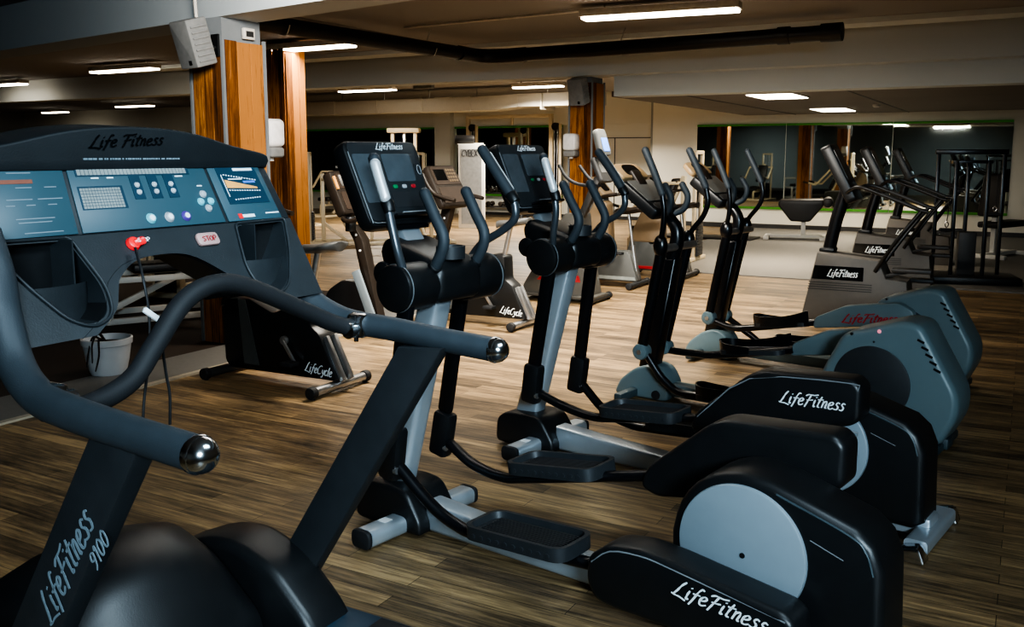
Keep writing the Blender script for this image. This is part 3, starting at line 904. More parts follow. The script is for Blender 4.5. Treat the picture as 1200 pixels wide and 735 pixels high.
    # pedals and their links
    for side, P in pedals.items():
        s = 1 if side == 'L' else -1
        b0, b1 = P['b']
        p = MB().tube(P['link'], 0.027, n=14, flat=0.8).build('pedal_link', M['blackpaint'], t)
        L = P['len']
        tr = tray(MB(), L, abs(b1 - b0), 0.05, 0.06).build('pedal_tray', M['blacksoft'], p)
        orient(tr, *P['pos'], P['pitch'])
        r = MB()
        for i in range(11):
            y = -abs(b1 - b0) / 2 + 0.035 + i * (abs(b1 - b0) - 0.07) / 10
            r.box(-L / 2 + 0.05, L / 2 - 0.05, y - 0.004, y + 0.004, 0.024, 0.0315)
        r.build('tread_ribs', M['rubber'], tr)
        hp = MB()
        for i in range(10):
            x = -L / 2 + 0.06 + i * (L - 0.12) / 9
            hp.cyl((x, abs(b1 - b0) / 2 - 0.001, 0.02), (x, abs(b1 - b0) / 2 + 0.004, 0.02), 0.009, n=8)
        hp.build('side_studs', M['blacksoft'], tr)
        C = covers[side]
        cv = MB().prism(rp(C['prof'], 0.03, 5), C['b'][0], C['b'][1], 0.022, 3).build('link_cover', M['black'], p)
        sgn = 1 if abs(C['b'][1]) > abs(C['b'][0]) and C['b'][1] > 0 else -1
        yo = max(C['b']) if side == 'L' else min(C['b'])
        # pale raised line: a highlight painted along the top of the outer face
        ins = C['line']
        MB().tube([(x, yo - s * 0.003, z) for x, z in ins], 0.0035, n=6, k=3).build('edge_highlight', M['edgeline'], cv)
        if side == 'L':
            o, d, up, w, h = C['logo']
            lettering('LifeFitness', (o[0], yo + 0.001, o[1]), (d[0], 0, d[1]), (up[0], 0, up[1]), h, w, pen=0.15).build('logo', M['print'], cv)
    # rear drive housing
    ctr = (-1.515, 0.35)
    prof = [(-1.27, 0.10), (-1.265, 0.35)]
    for i in range(9):
        a = radians(15 + i * 10)
        prof.append((ctr[0] + 0.245 * cos(a), ctr[1] + 0.245 * sin(a)))
    prof += [(-1.60, 0.585), (-1.86, 0.505), (-1.912, 0.462), (-1.942, 0.39), (-1.952, 0.10), (-1.91, 0.07), (-1.32, 0.07)]
    hs = MB().prism(prof, -0.115, 0.115, 0.03, 4).build('drive_housing', M['black'], t)
    for s in (-1, 1):
        d = MB().cyl((ctr[0], s * 0.105, ctr[1]), (ctr[0], s * 0.128, ctr[1]), 0.212, n=72, bev=0.008).build('crank_disc', M['disc'], hs)
        MB().cyl((ctr[0] - 0.01, s * 0.127, ctr[1] - 0.01), (ctr[0] - 0.01, s * 0.130, ctr[1] - 0.01), 0.009, n=12).build('disc_bolt', M['black'], d)
        MB().tube([(-1.62, s * 0.113, 0.556), (-1.84, s * 0.114, 0.485), (-1.892, s * 0.114, 0.444), (-1.915, s * 0.114, 0.38)], 0.004, n=6).build('edge_ridge', M['xtdark'], hs)
        MB().tube([(-1.73, s * 0.1155, 0.44), (-1.83, s * 0.1155, 0.405)], 0.0018, n=6, k=1).build('seam_line', M['edgeline'], hs)
    return t

RZ_E = radians(29.2 + 51.5 + 90)
up_prof = [(-0.99, 0.36), (-1.02, 0.44), (-1.26, 0.645), (-1.32, 0.672), (-1.70, 0.692), (-1.735, 0.66), (-1.735, 0.53), (-1.70, 0.50), (-1.2, 0.36), (-1.06, 0.335)]
lo_prof = [(-1.045, 0.17), (-1.05, 0.26), (-1.13, 0.318), (-1.24, 0.335), (-1.36, 0.325), (-1.72, 0.275), (-1.755, 0.25), (-1.77, 0.14), (-1.74, 0.105), (-1.15, 0.105), (-1.08, 0.115)]
elliptical((-2.185, 3.09, 0), RZ_E, 'black elliptical with silver post right behind the treadmill, nearest of the ellipticals', 'black and silver ellipticals',
    arms={
     'L': dict(tube=[(-0.19, 0.255, 1.14), (-0.18, 0.275, 1.22), (-0.155, 0.28, 1.32), (-0.135, 0.28, 1.39)], grip=[(-0.07, 0.28, 1.558), (-0.10, 0.28, 1.48), (-0.138, 0.28, 1.39)], soff=(-0.010, 0.012, 0),
               low=[(-0.19, 0.24, 1.02), (-0.11, 0.24, 0.50)], box=(-0.115, 0.52, -0.085, 0.30)),
     'R': dict(tube=[(-0.09, -0.255, 1.145), (-0.13, -0.275, 1.20), (-0.245, -0.28, 1.265), (-0.305, -0.28, 1.32), (-0.295, -0.28, 1.40)], grip=[(-0.13, -0.28, 1.592), (-0.205, -0.28, 1.50), (-0.285, -0.28, 1.405)], soff=(-0.004, -0.014, 0.002),
               low=[(-0.04, -0.24, 0.98), (0.06, -0.24, 0.44)], box=(0.055, 0.44, 0.095, 0.235))},
    pedals={
     'L': dict(b=(0.10, 0.31), link=[(-0.12, 0.235, 0.36), (-0.28, 0.22, 0.235), (-0.40, 0.205, 0.175), (-0.55, 0.205, 0.165), (-1.1, 0.205, 0.20)], len=0.45, pos=(-0.745, 0.205, 0.200), pitch=radians(3)),
     'R': dict(b=(-0.31, -0.10), link=[(0.03, -0.235, 0.30), (-0.12, -0.22, 0.24), (-0.30, -0.205, 0.225), (-0.45, -0.205, 0.255), (-1.05, -0.205, 0.40)], len=0.43, pos=(-0.60, -0.205, 0.315), pitch=radians(8))},
    covers={
     'L': dict(prof=lo_prof, b=(0.145, 0.285), line=[(-1.07, 0.245), (-1.14, 0.30), (-1.25, 0.315), (-1.36, 0.305), (-1.73, 0.25)], logo=((-1.375, 0.232), (-0.985, -0.10), (-0.16, 1.0), 0.30, 0.05)),
     'R': dict(prof=up_prof, b=(-0.285, -0.145), line=[(-1.03, 0.42), (-1.27, 0.63), (-1.69, 0.675), (-1.72, 0.65)])})
elliptical((-2.19, 4.31, 0), RZ_E, 'black elliptical with silver post in the middle, second of the black pair', 'black and silver ellipticals',
    arms={
     'L': dict(tube=[(-0.215, 0.255, 1.14), (-0.232, 0.275, 1.20), (-0.25, 0.28, 1.30), (-0.24, 0.28, 1.385)], grip=[(-0.175, 0.28, 1.560), (-0.205, 0.28, 1.48), (-0.243, 0.28, 1.385)], soff=(-0.010, 0.012, 0),
               low=[(-0.185, 0.24, 1.02), (-0.09, 0.24, 0.50)], box=(-0.095, 0.52, -0.07, 0.315)),
     'R': dict(tube=[(-0.115, -0.255, 1.15), (-0.16, -0.275, 1.205), (-0.245, -0.28, 1.255), (-0.292, -0.28, 1.31), (-0.285, -0.28, 1.385)], grip=[(-0.125, -0.28, 1.585), (-0.205, -0.28, 1.49), (-0.278, -0.28, 1.39)], soff=(-0.004, -0.014, 0.002),
               low=[(-0.115, -0.24, 1.0), (-0.045, -0.24, 0.46)], box=(-0.05, 0.47, -0.02, 0.265))},
    pedals={
     'L': dict(b=(0.10, 0.31), link=[(-0.105, 0.235, 0.375), (-0.25, 0.22, 0.325), (-0.42, 0.205, 0.295), (-0.58, 0.205, 0.315), (-1.05, 0.205, 0.40)], len=0.42, pos=(-0.72, 0.205, 0.350), pitch=radians(5)),
     'R': dict(b=(-0.31, -0.10), link=[(-0.05, -0.235, 0.33), (-0.22, -0.22, 0.20), (-0.38, -0.205, 0.155), (-0.55, -0.205, 0.155), (-1.1, -0.205, 0.20)], len=0.43, pos=(-0.74, -0.205, 0.19), pitch=radians(3))},
    covers={
     'L': dict(prof=up_prof, b=(0.145, 0.285), line=[(-1.03, 0.42), (-1.27, 0.63), (-1.69, 0.675), (-1.72, 0.65)], logo=((-1.41, 0.555), (-1, 0.02), (-0.02, 1), 0.265, 0.048)),
     'R': dict(prof=lo_prof, b=(-0.285, -0.145), line=[(-1.07, 0.245), (-1.14, 0.30), (-1.25, 0.315), (-1.73, 0.25)])})

# ------------------------------------------------------------------ the treadmill in front (local x towards its front, y to the user's left)
def treadmill():
    t = thing('treadmill', 'dark grey treadmill with teal console panel and foam handrails, closest to the camera', 'treadmill', (-1.105, 1.479, 0), radians(179.2))
    # deck
    MB().box(-0.95, 0.75, -0.31, 0.31, 0.16, 0.255, 0.01).build('deck', M['black'], t)
    MB().box(-0.96, 0.70, -0.26, 0.26, 0.255, 0.262, 0.004).build('running_belt', M['rubber'], t)
    for s in (-1, 1):
        r = MB().prism(rp([(-0.98, 0.12), (0.80, 0.12), (0.80, 0.285), (-0.98, 0.285)], 0.03), *sorted((s * 0.29, s * 0.475)), 0.02).build('side_rail', M['tealdark'], t)
        MB().box(-0.90, 0.40, *sorted((s * 0.32, s * 0.45)), 0.285, 0.292, 0.003).build('foot_strip', M['rubber'], r)
    fl = MB()
    for x in (-0.85, 1.05):
        for y in (-0.36, 0.36):
            MB().cyl((x, y, 0.0), (x, y, 0.16), 0.04).build('leveling_foot', M['rubber'], t)
    # motor cover: a broad hump between two lower wings
    def loft(secs, name, m, ys):
        mb = MB()
        n = len(secs[0])
        vs = []
        for y, sct in zip(ys, secs):
            vs += [(x, y, z) for x, z in sct]
        fs = []
        for i in range(len(secs) - 1):
            for j in range(n):
                a, b = i * n + j, i * n + (j + 1) % n
                fs.append([a, b, b + n, a + n])
        fs.append(list(range(n))[::-1])
        fs.append([(len(secs) - 1) * n + j for j in range(n)])
        return mb.add(vs, fs)
    def sec(top, back, drop):
        return rp([(0.58 + back, 0.15), (0.62 + back, 0.33 - drop), (0.78 + back * 0.6, top - 0.05), (0.93, top), (1.12, top - 0.05), (1.28, 0.36), (1.30, 0.15)], 0.06, 4)
    ys = [-0.27, -0.255, -0.20, -0.10, 0.0, 0.10, 0.20, 0.255, 0.27]
    tops = [0.44, 0.50, 0.555, 0.58, 0.59, 0.58, 0.555, 0.50, 0.44]
    loft([sec(tp, 0.02 + 0.6 * y * y, 0.0) for tp, y in zip(tops, ys)], 'x', None, ys).build('motor_cover', M['black'], t, 50)
    for s in (-1, 1):
        prof = rp([(0.46, 0.20), (0.52, 0.31), (0.66, 0.44), (0.80, 0.485), (0.92, 0.475), (1.10, 0.40), (1.22, 0.28), (1.22, 0.16), (0.5, 0.16)], 0.05, 4)
        MB().prism(prof, *sorted((s * 0.285, s * 0.455)), 0.03, 3).build('cover_wing', M['black'], t)
    # sloping uprights
    ups = []
    for s in (-1, 1):
        y0, y1 = sorted((s * 0.425, s * 0.475))
        u = MB().prism([(0.17, 1.085), (0.312, 1.075), (0.82, 0.30), (0.68, 0.30)], y0, y1, 0.008).build('upright', M['blacksoft'], t)
        ups.append(u)
    d = Vector((-0.51, 0, 0.78)).normalized()        # lettering climbs the outer face of the left upright
    pu = Vector((d.z, 0, -d.x))
    p0 = Vector((0.452, 0.476, 0.690))
    lettering('LifeFitness', p0, d, pu, 0.052, 0.275, pen=0.14, slant=0.25).build('logo', M['printdim'], ups[1])
    p1 = p0 + d * 0.195 - pu * 0.047
    lettering('9100', p1, d, pu, 0.030, 0.082, pen=0.15, slant=0.2).build('model_number', M['printdim'], ups[1])
    # handrails
    for s in (-1, 1):
        y = s * 0.468
        top = [(0.66, 0.43, 1.42), (0.622, 0.432, 1.34), (0.606, 0.434, 1.262), (0.562, 0.442, 1.172), (0.475, 0.457, 1.125)] if s > 0 else [(0.70, -0.42, 1.27), (0.66, -0.43, 1.215), (0.61, -0.445, 1.166), (0.54, -0.456, 1.132), (0.475, -0.462, 1.119)]
        h = MB().tube(top + [(0.36, y, 1.112), (0.18, y, 1.098), (0.035, y, 1.089)], [0.034, 0.034, 0.034, 0.034, 0.033, 0.032, 0.031, 0.031], n=24, k=8).build('handrail', M['foam'], t)
        MB().ball((0.033, y, 1.0889), 0.0315, (1.0, 1, 1), 24).cyl((0.045, y, 1.0895), (0.030, y, 1.0888), 0.0335, bev=0.003).build('end_cap', M['chrome'], h)
    # S-shaped front bar and its clamps
    bar = [(0.462, 0.455, 1.100), (0.475, 0.36, 1.083), (0.485, 0.25, 1.108), (0.49, 0.18, 1.172), (0.495, 0.096, 1.252), (0.495, 0.01, 1.280), (0.495, -0.092, 1.262), (0.49, -0.26, 1.186), (0.475, -0.38, 1.128), (0.452, -0.462, 1.105)]
    fb = MB().tube(bar, 0.0225, n=18, k=8).build('front_bar', M['rubber'], t)
    for s in (-1, 1):
        c = MB()
        c.cyl((0.455, s * 0.40, 1.108), (0.452, s * 0.47, 1.110), 0.022, n=16)
        c.hull8([(0.425, s * 0.425, 1.085), (0.478, s * 0.425, 1.085), (0.478, s * 0.445, 1.085), (0.425, s * 0.445, 1.085), (0.425, s * 0.425, 1.148), (0.478, s * 0.425, 1.148), (0.478, s * 0.452, 1.152), (0.425, s * 0.452, 1.152)], 0.008)
        c.build('clamp', M['chrome'], fb)
        MB().cyl((0.45, s * 0.43, 1.075), (0.45, s * 0.43, 1.145), 0.006, n=10).build('clamp_bolt', M['chrome'], fb)
    # console: lower shell with the arch and two cup openings
    lowmap = lambda y, z: (0.58 + (z - 1.195) * 0.65, y * 0.955 - 0.022, z)
    arch = [(0.285, 1.195), (0.215, 1.235), (0.185, 1.275), (0.165, 1.30), (0.10, 1.332), (0.0, 1.338), (-0.075, 1.322), (-0.165, 1.262), (-0.225, 1.222), (-0.285, 1.196)]
    arch = [tuple(p)[:2] for p in spline([(a, b, 0) for a, b in arch], 4)]
    outer = [(-0.445, 1.195), (-0.468, 1.395), (0.468, 1.395), (0.445, 1.195)] + arch
    hole = rp([(0.255, 1.386, 0.012), (0.222, 1.285, 0.06), (0.235, 1.232, 0.04), (0.285, 1.215, 0.04), (0.335, 1.235, 0.05), (0.392, 1.31, 0.06), (0.430, 1.388, 0.012)], 0.03, 5)
    hole_r = [(-a, b) for a, b in hole][::-1]
    sh = MB().holed(outer, [hole, hole_r], lowmap, (0.11, 0, 0.0)).build('console_shell', M['tmbody'], t, 30)
    for s in (-1, 1):
        # lip round the opening
        lp = [Vector(lowmap(s * a, b)) - Vector((0.003, 0, -0.002)) for a, b in [(0.32 + (a - 0.32) * 1.09, 1.305 + (b - 1.305) * 1.07) for a, b in hole]]
        MB().tube(lp + [lp[0]], 0.0035, n=8, k=1).build('cup_lip', M['tmbody'], sh)
        k = MB()
        k.box(0.735, 0.742, s * 0.31 - 0.152, s * 0.31 + 0.13, 1.20, 1.392)
        k.build('cup_back', M['black'], sh)
        cw = MB()
        n = 18
        vs = []
        for i in range(n + 1):
            a = pi * i / n
            for z in (1.205, 1.298):
                vs.append((0.725 - 0.075 * sin(a), s * 0.305 - 0.022 + 0.105 * cos(a), z))
        fs = [[2 * i, 2 * i + 2, 2 * i + 3, 2 * i + 1] for i in range(n)]
        cw.add(vs, fs)
        cu = cw.build('cup_holder', M['tmbody'], sh, 60)
        MB().box(0.66, 0.735, s * 0.262 - 0.024, s * 0.262 - 0.020, 1.21, 1.392).build('cup_divider', M['tmbody'], sh)
    # arch lining: the curved underside
    al = MB()
    pts = [(a, b) for a, b in arch]
    vs = []
    for a, b in pts:
        x = lowmap(a, b)[0]
        vs += [(x - 0.002, a, b - 0.001), (x + 0.16, a * 0.96, b + 0.004)]
    al.add(vs, [[2 * i, 2 * i + 2, 2 * i + 3, 2 * i + 1] for i in range(len(pts) - 1)])
    al.build('arch_lining', M['black'], sh, 60)
    # back of the console
    MB().hull8([(0.745, -0.43, 1.352), (0.745, 0.38, 1.352), (0.86, 0.36, 1.375), (0.86, -0.40, 1.375), (0.745, -0.455, 1.395), (0.745, 0.41, 1.395), (0.90, 0.38, 1.54), (0.90, -0.42, 1.54)]).build('back_shell', M['black'], sh)
    # bottom flap visible each side of the arch
    # upper printed panel in three sections
    U = [(0.71, 0.425, 1.395), (0.71, -0.469, 1.395), (0.785, -0.438, 1.562), (0.785, 0.394, 1.562)]
    top = [(-0.428, 1.564), (0.0, 1.553), (0.428, 1.564)]
    up = MB().slab(U, -0.10, 0.0, 0.006).build('panel_frame', M['tmbody'], t)
    secs = [(0.025, 0.262), (0.275, 0.735), (0.748, 0.962)]
    nm = ['left_panel', 'center_panel', 'right_panel']
    bx = {}
    for (u0, u1), name in zip(secs, nm):
        q = sub(U, u0, u1, 0.015, 0.935)
        bx[name] = q
    pl = MB().slab(bx['left_panel'], 0.0, 0.004, 0.001).build('left_panel', M['teal'], up)
    pc_ = MB().slab(bx['center_panel'], 0.0, 0.004, 0.001).build('center_panel', M['teal'], up)
    pr = MB().slab(bx['right_panel'], 0.0, 0.004, 0.001).build('right_panel', M['teal'], up)
    def onp(name, u0, u1, v0, v1, m, pname, h=0.0015, rnd=0.0, base=0.004, parent=None):
        return MB().slab(sub(bx[name], u0, u1, v0, v1), base, base + h, 0, rnd).build(pname, M[m], parent)
    c = 'center_panel'
    onp(c, 0.045, 0.86, 0.80, 0.925, 'tealdark', 'display_window', parent=pc_)
    g = MB()
    for i in range(30):
        g.slab(sub(bx[c], 0.055 + i * 0.0262, 0.055 + i * 0.0262 + 0.0225, 0.815, 0.91), 0.0055, 0.0063)
    g.build('segment_display', M['lcd'], pc_)
    g = MB()
    for i in range(14):
        for j in range(7):
            u = 0.045 + i * 0.0192
            v = 0.335 + j * 0.043
            g.slab(sub(bx[c], u, u + 0.0165, v, v + 0.036), 0.004, 0.0052)
    onp(c, 0.035, 0.33, 0.32, 0.655, 'tealdark', 'matrix_window', h=0.0008, parent=pc_)
    g.build('matrix_display', M['lcd'], pc_)
    for i, u in enumerate((0.395, 0.52, 0.645)):
        k = onp(c, u, u + 0.075, 0.44, 0.80, 'tealdark', 'key_plate', parent=pc_)
        q = sub(bx[c], u, u + 0.075, 0.44, 0.80)
        nr = (Vector(q[1]) - q[0]).cross(Vector(q[3]) - q[0]).normalized()
        for v in (0.28, 0.58):
            ct = (q[0] * (1 - v) + q[3] * v + q[1] * (1 - v) + q[2] * v) / 2 + nr * 0.006
            MB().cyl(ct, ct + nr * 0.005, 0.0072, 0.0055, n=16, bev=0.001).build('key', M['keygrey'], k)
        MB().slab(sub(q, 0.25, 0.75, 0.86, 0.92), 0.0015, 0.0022).build('key_caption', M['print'], k)
    q = bx[c]
    nr = (Vector(q[1]) - q[0]).cross(Vector(q[3]) - q[0]).normalized()
    def pc(u, v, name=c):
        qq = bx[name]
        return (Vector(qq[0]) * (1 - u) + Vector(qq[1]) * u) * (1 - v) + (Vector(qq[3]) * (1 - u) + Vector(qq[2]) * u) * v + nr * 0.004
    for u, v, m in ((0.905, 0.47, 'greybtn'), (0.865, 0.35, 'cyan'), (0.945, 0.35, 'cyan'), (0.905, 0.24, 'greybtn')):
        MB().cyl(pc(u, v), pc(u, v) + nr * 0.006, 0.0105, 0.008, n=18, bev=0.0012).build('arrow_key', M[m], pc_)
    for u, m in ((0.455, 'cyan'), (0.585, 'greybtn'), (0.71, 'purple')):
        b = MB().cyl(pc(u, 0.14), pc(u, 0.14) + nr * 0.007, 0.0135, 0.0105, n=22, bev=0.0014).build('round_button', M[m], pc_)
        MB().cyl(pc(u, 0.14) + nr * 0.007, pc(u, 0.14) + nr * 0.0074, 0.007, n=12).build('button_print', M['print'], b)
    g = MB()
    for u0, u1, v in ((0.14, 0.19, 0.765), (0.245, 0.29, 0.765), (0.74, 0.80, 0.765), (0.885, 0.925, 0.60)):
        g.slab(sub(bx[c], u0, u1, v, v + 0.018), 0.004, 0.0046)
    g.build('captions', M['print'], pc_)
    # left panel print
    l = 'left_panel'
    g = MB()
    random.seed(3)
    for v, us in ((0.86, ((0.35, 0.62),)), (0.66, ((0.42, 0.60), (0.74, 0.88))), (0.42, ((0.28, 0.38), (0.5, 0.6), (0.74, 0.84))), (0.24, ((0.36, 0.78),)), (0.19, ((0.38, 0.74),)), (0.05, ((0.42, 0.84),)), (0.5, ((0.3, 0.58), (0.64, 0.92)))):
        for u0, u1 in us:
            g.slab(sub(bx[l], u0, u1, v, v + 0.013), 0.004, 0.0046)
    g.build('captions', M['printdim'], pl)
    onp(l, 0.10, 0.62, 0.72, 0.775, 'redbrown', 'level_strip', h=0.001, parent=pl)['label'] = 'red brown strip'
    # right panel chart
    r = 'right_panel'
    ch = onp(r, 0.14, 0.90, 0.28, 0.90, 'tealdark', 'heart_rate_chart', parent=pr)
    g = MB()
    q = sub(bx[r], 0.14, 0.90, 0.28, 0.90)
    for i in range(13):
        u = 0.12 + i * 0.062
        g.slab(sub(q, u, u + 0.028, 0.78 - i * 0.013, 0.81 - i * 0.013), 0.0055, 0.0062)
        g.slab(sub(q, u, u + 0.028, 0.36 - i * 0.003, 0.39 - i * 0.003), 0.0055, 0.0062)
        if i < 11:
            g.slab(sub(q, u + 0.05, u + 0.075, 0.10 + i * 0.004, 0.13 + i * 0.004), 0.0055, 0.0062)
    g.slab(sub(q, 0.06, 0.075, 0.2, 0.8), 0.0055, 0.0062)
    g.slab(sub(q, 0.42, 0.92, 0.90, 0.97), 0.0055, 0.0062)
    g.build('chart_dots', M['print'], ch)
    qq = [tuple(p) for p in (sub(q, 0.1, 0.1, 0.44, 0.44)[0], sub(q, 0.85, 0.85, 0.40, 0.40)[0], sub(q, 0.85, 0.85, 0.44, 0.44)[0], sub(q, 0.1, 0.1, 0.66, 0.66)[0])]
    MB().slab(qq, 0.0055, 0.0062).build('chart_wedge', M['orange'], ch)
    MB().slab(sub(q, 0.55, 0.85, 0.56, 0.62), 0.0055, 0.0062).build('chart_band', M['bluep'], ch)
    MB().slab(sub(q, 0.2, 0.55, 0.66, 0.69), 0.0055, 0.0062).build('chart_band', M['print'], ch)
    MB().slab(sub(bx[r], 0.28, 0.50, 0.05, 0.10), 0.004, 0.0046).build('caption', M['print'], pr)
    MB().slab(sub(bx[r], 0.72, 0.98, 0.09, 0.11), 0.004, 0.0046).build('caption', M['print'], pr)
    MB().slab(sub(bx[r], 0.20, 0.27, 0.035, 0.115), 0.0046, 0.0052).build('red_mark', M['red'], pr)
    # hood
    hp = [tuple(p)[:2] for p in spline([(0.440, 1.555, 0), (0.42, 1.574, 0), (0.31, 1.596, 0), (0.16, 1.627, 0), (0.0, 1.637, 0), (-0.16, 1.627, 0), (-0.31, 1.594, 0), (-0.42, 1.574, 0), (-0.440, 1.555, 0)], 5)]
    prof = hp + [(-0.43, 1.535), (0.43, 1.535)]
    hood = MB().prism(prof, 0.0, 0.16, 0.012, 3, fn=lambda y, z, d: (0.765 + d - (z - 1.55) * 0.10, y - 0.012, z + d * 0.05)).build('console_hood', M['hood'], t, 40)
    lettering('Life Fitness', (0.760, 0.112, 1.588), (0, -1, 0.04), (-0.1, 0, 1), 0.026, 0.20, pen=0.2, lift=0.001).build('embossed_logo', M['dark'], hood)
    g = MB()
    random.seed(5)
    x = 0.128
    while x > -0.135:
        wd = random.choice((0.004, 0.007, 0.010))
        g.box(0.7625, 0.7645, x - wd, x, 1.5595, 1.5635)
        x -= wd + random.choice((0.002, 0.002, 0.005))
    g.build('fine_print', M['printdim'], hood)
    # stop key, pulse sensor
    sp = lambda y, z, o=0.0: Vector(lowmap(y, z)) + Vector((-0.84, 0, 0.545)) * o
    st = MB().cyl(sp(0.094, 1.366), sp(0.094, 1.366, 0.012), 0.017, 0.015, n=24, bev=0.002).bar(sp(0.094, 1.366, 0.006), sp(0.070, 1.366, 0.02), 0.022, 0.018, 0.005).build('stop_key', M['red'], t)
    lettering('STOP', sp(0.094, 1.3605, 0.0205), (0, -1, 0), (0.5, 0, 0.84), 0.010, 0.034, pen=0.18, slant=0.0, smooth=2).build('stop_print', M['print'], st)
    se = MB().slab([sp(-0.095, 1.345), sp(-0.165, 1.345), sp(-0.165, 1.374), sp(-0.095, 1.374)], 0.0, 0.010, 0.003, 0.012).build('stop_button', M['pink'], t)
    lettering('STOP', sp(-0.108, 1.353, 0.010), (0, -1, 0), (0.5, 0, 0.84), 0.013, 0.044, pen=0.16, slant=0.0, smooth=2, lift=0.002).build('stop_print', M['redprint'], se)
    return t
treadmill()
# safety cord: hangs from the stop key
t = thing('safety_cord', 'thin black safety cord with white clip hanging from the red stop key', 'cord', (-1.105, 1.479, 0), radians(179.2))
MB().tube([(0.655, 0.088, 1.362), (0.60, 0.115, 1.30), (0.59, 0.112, 1.21), (0.60, 0.115, 1.10), (0.605, 0.125, 1.03), (0.607, 0.132, 0.97)], 0.0032, n=8).build('cord', M['cordm'], t)
MB().tube([(0.592, 0.085, 1.19), (0.60, 0.068, 1.08), (0.60, 0.060, 1.02), (0.60, 0.064, 0.95)], 0.0032, n=8).build('cord', M['cordm'], t)
MB().bar((0.586, 0.128, 1.232), (0.590, 0.082, 1.198), 0.010, 0.014, 0.004).build('clip', M['print'], t)

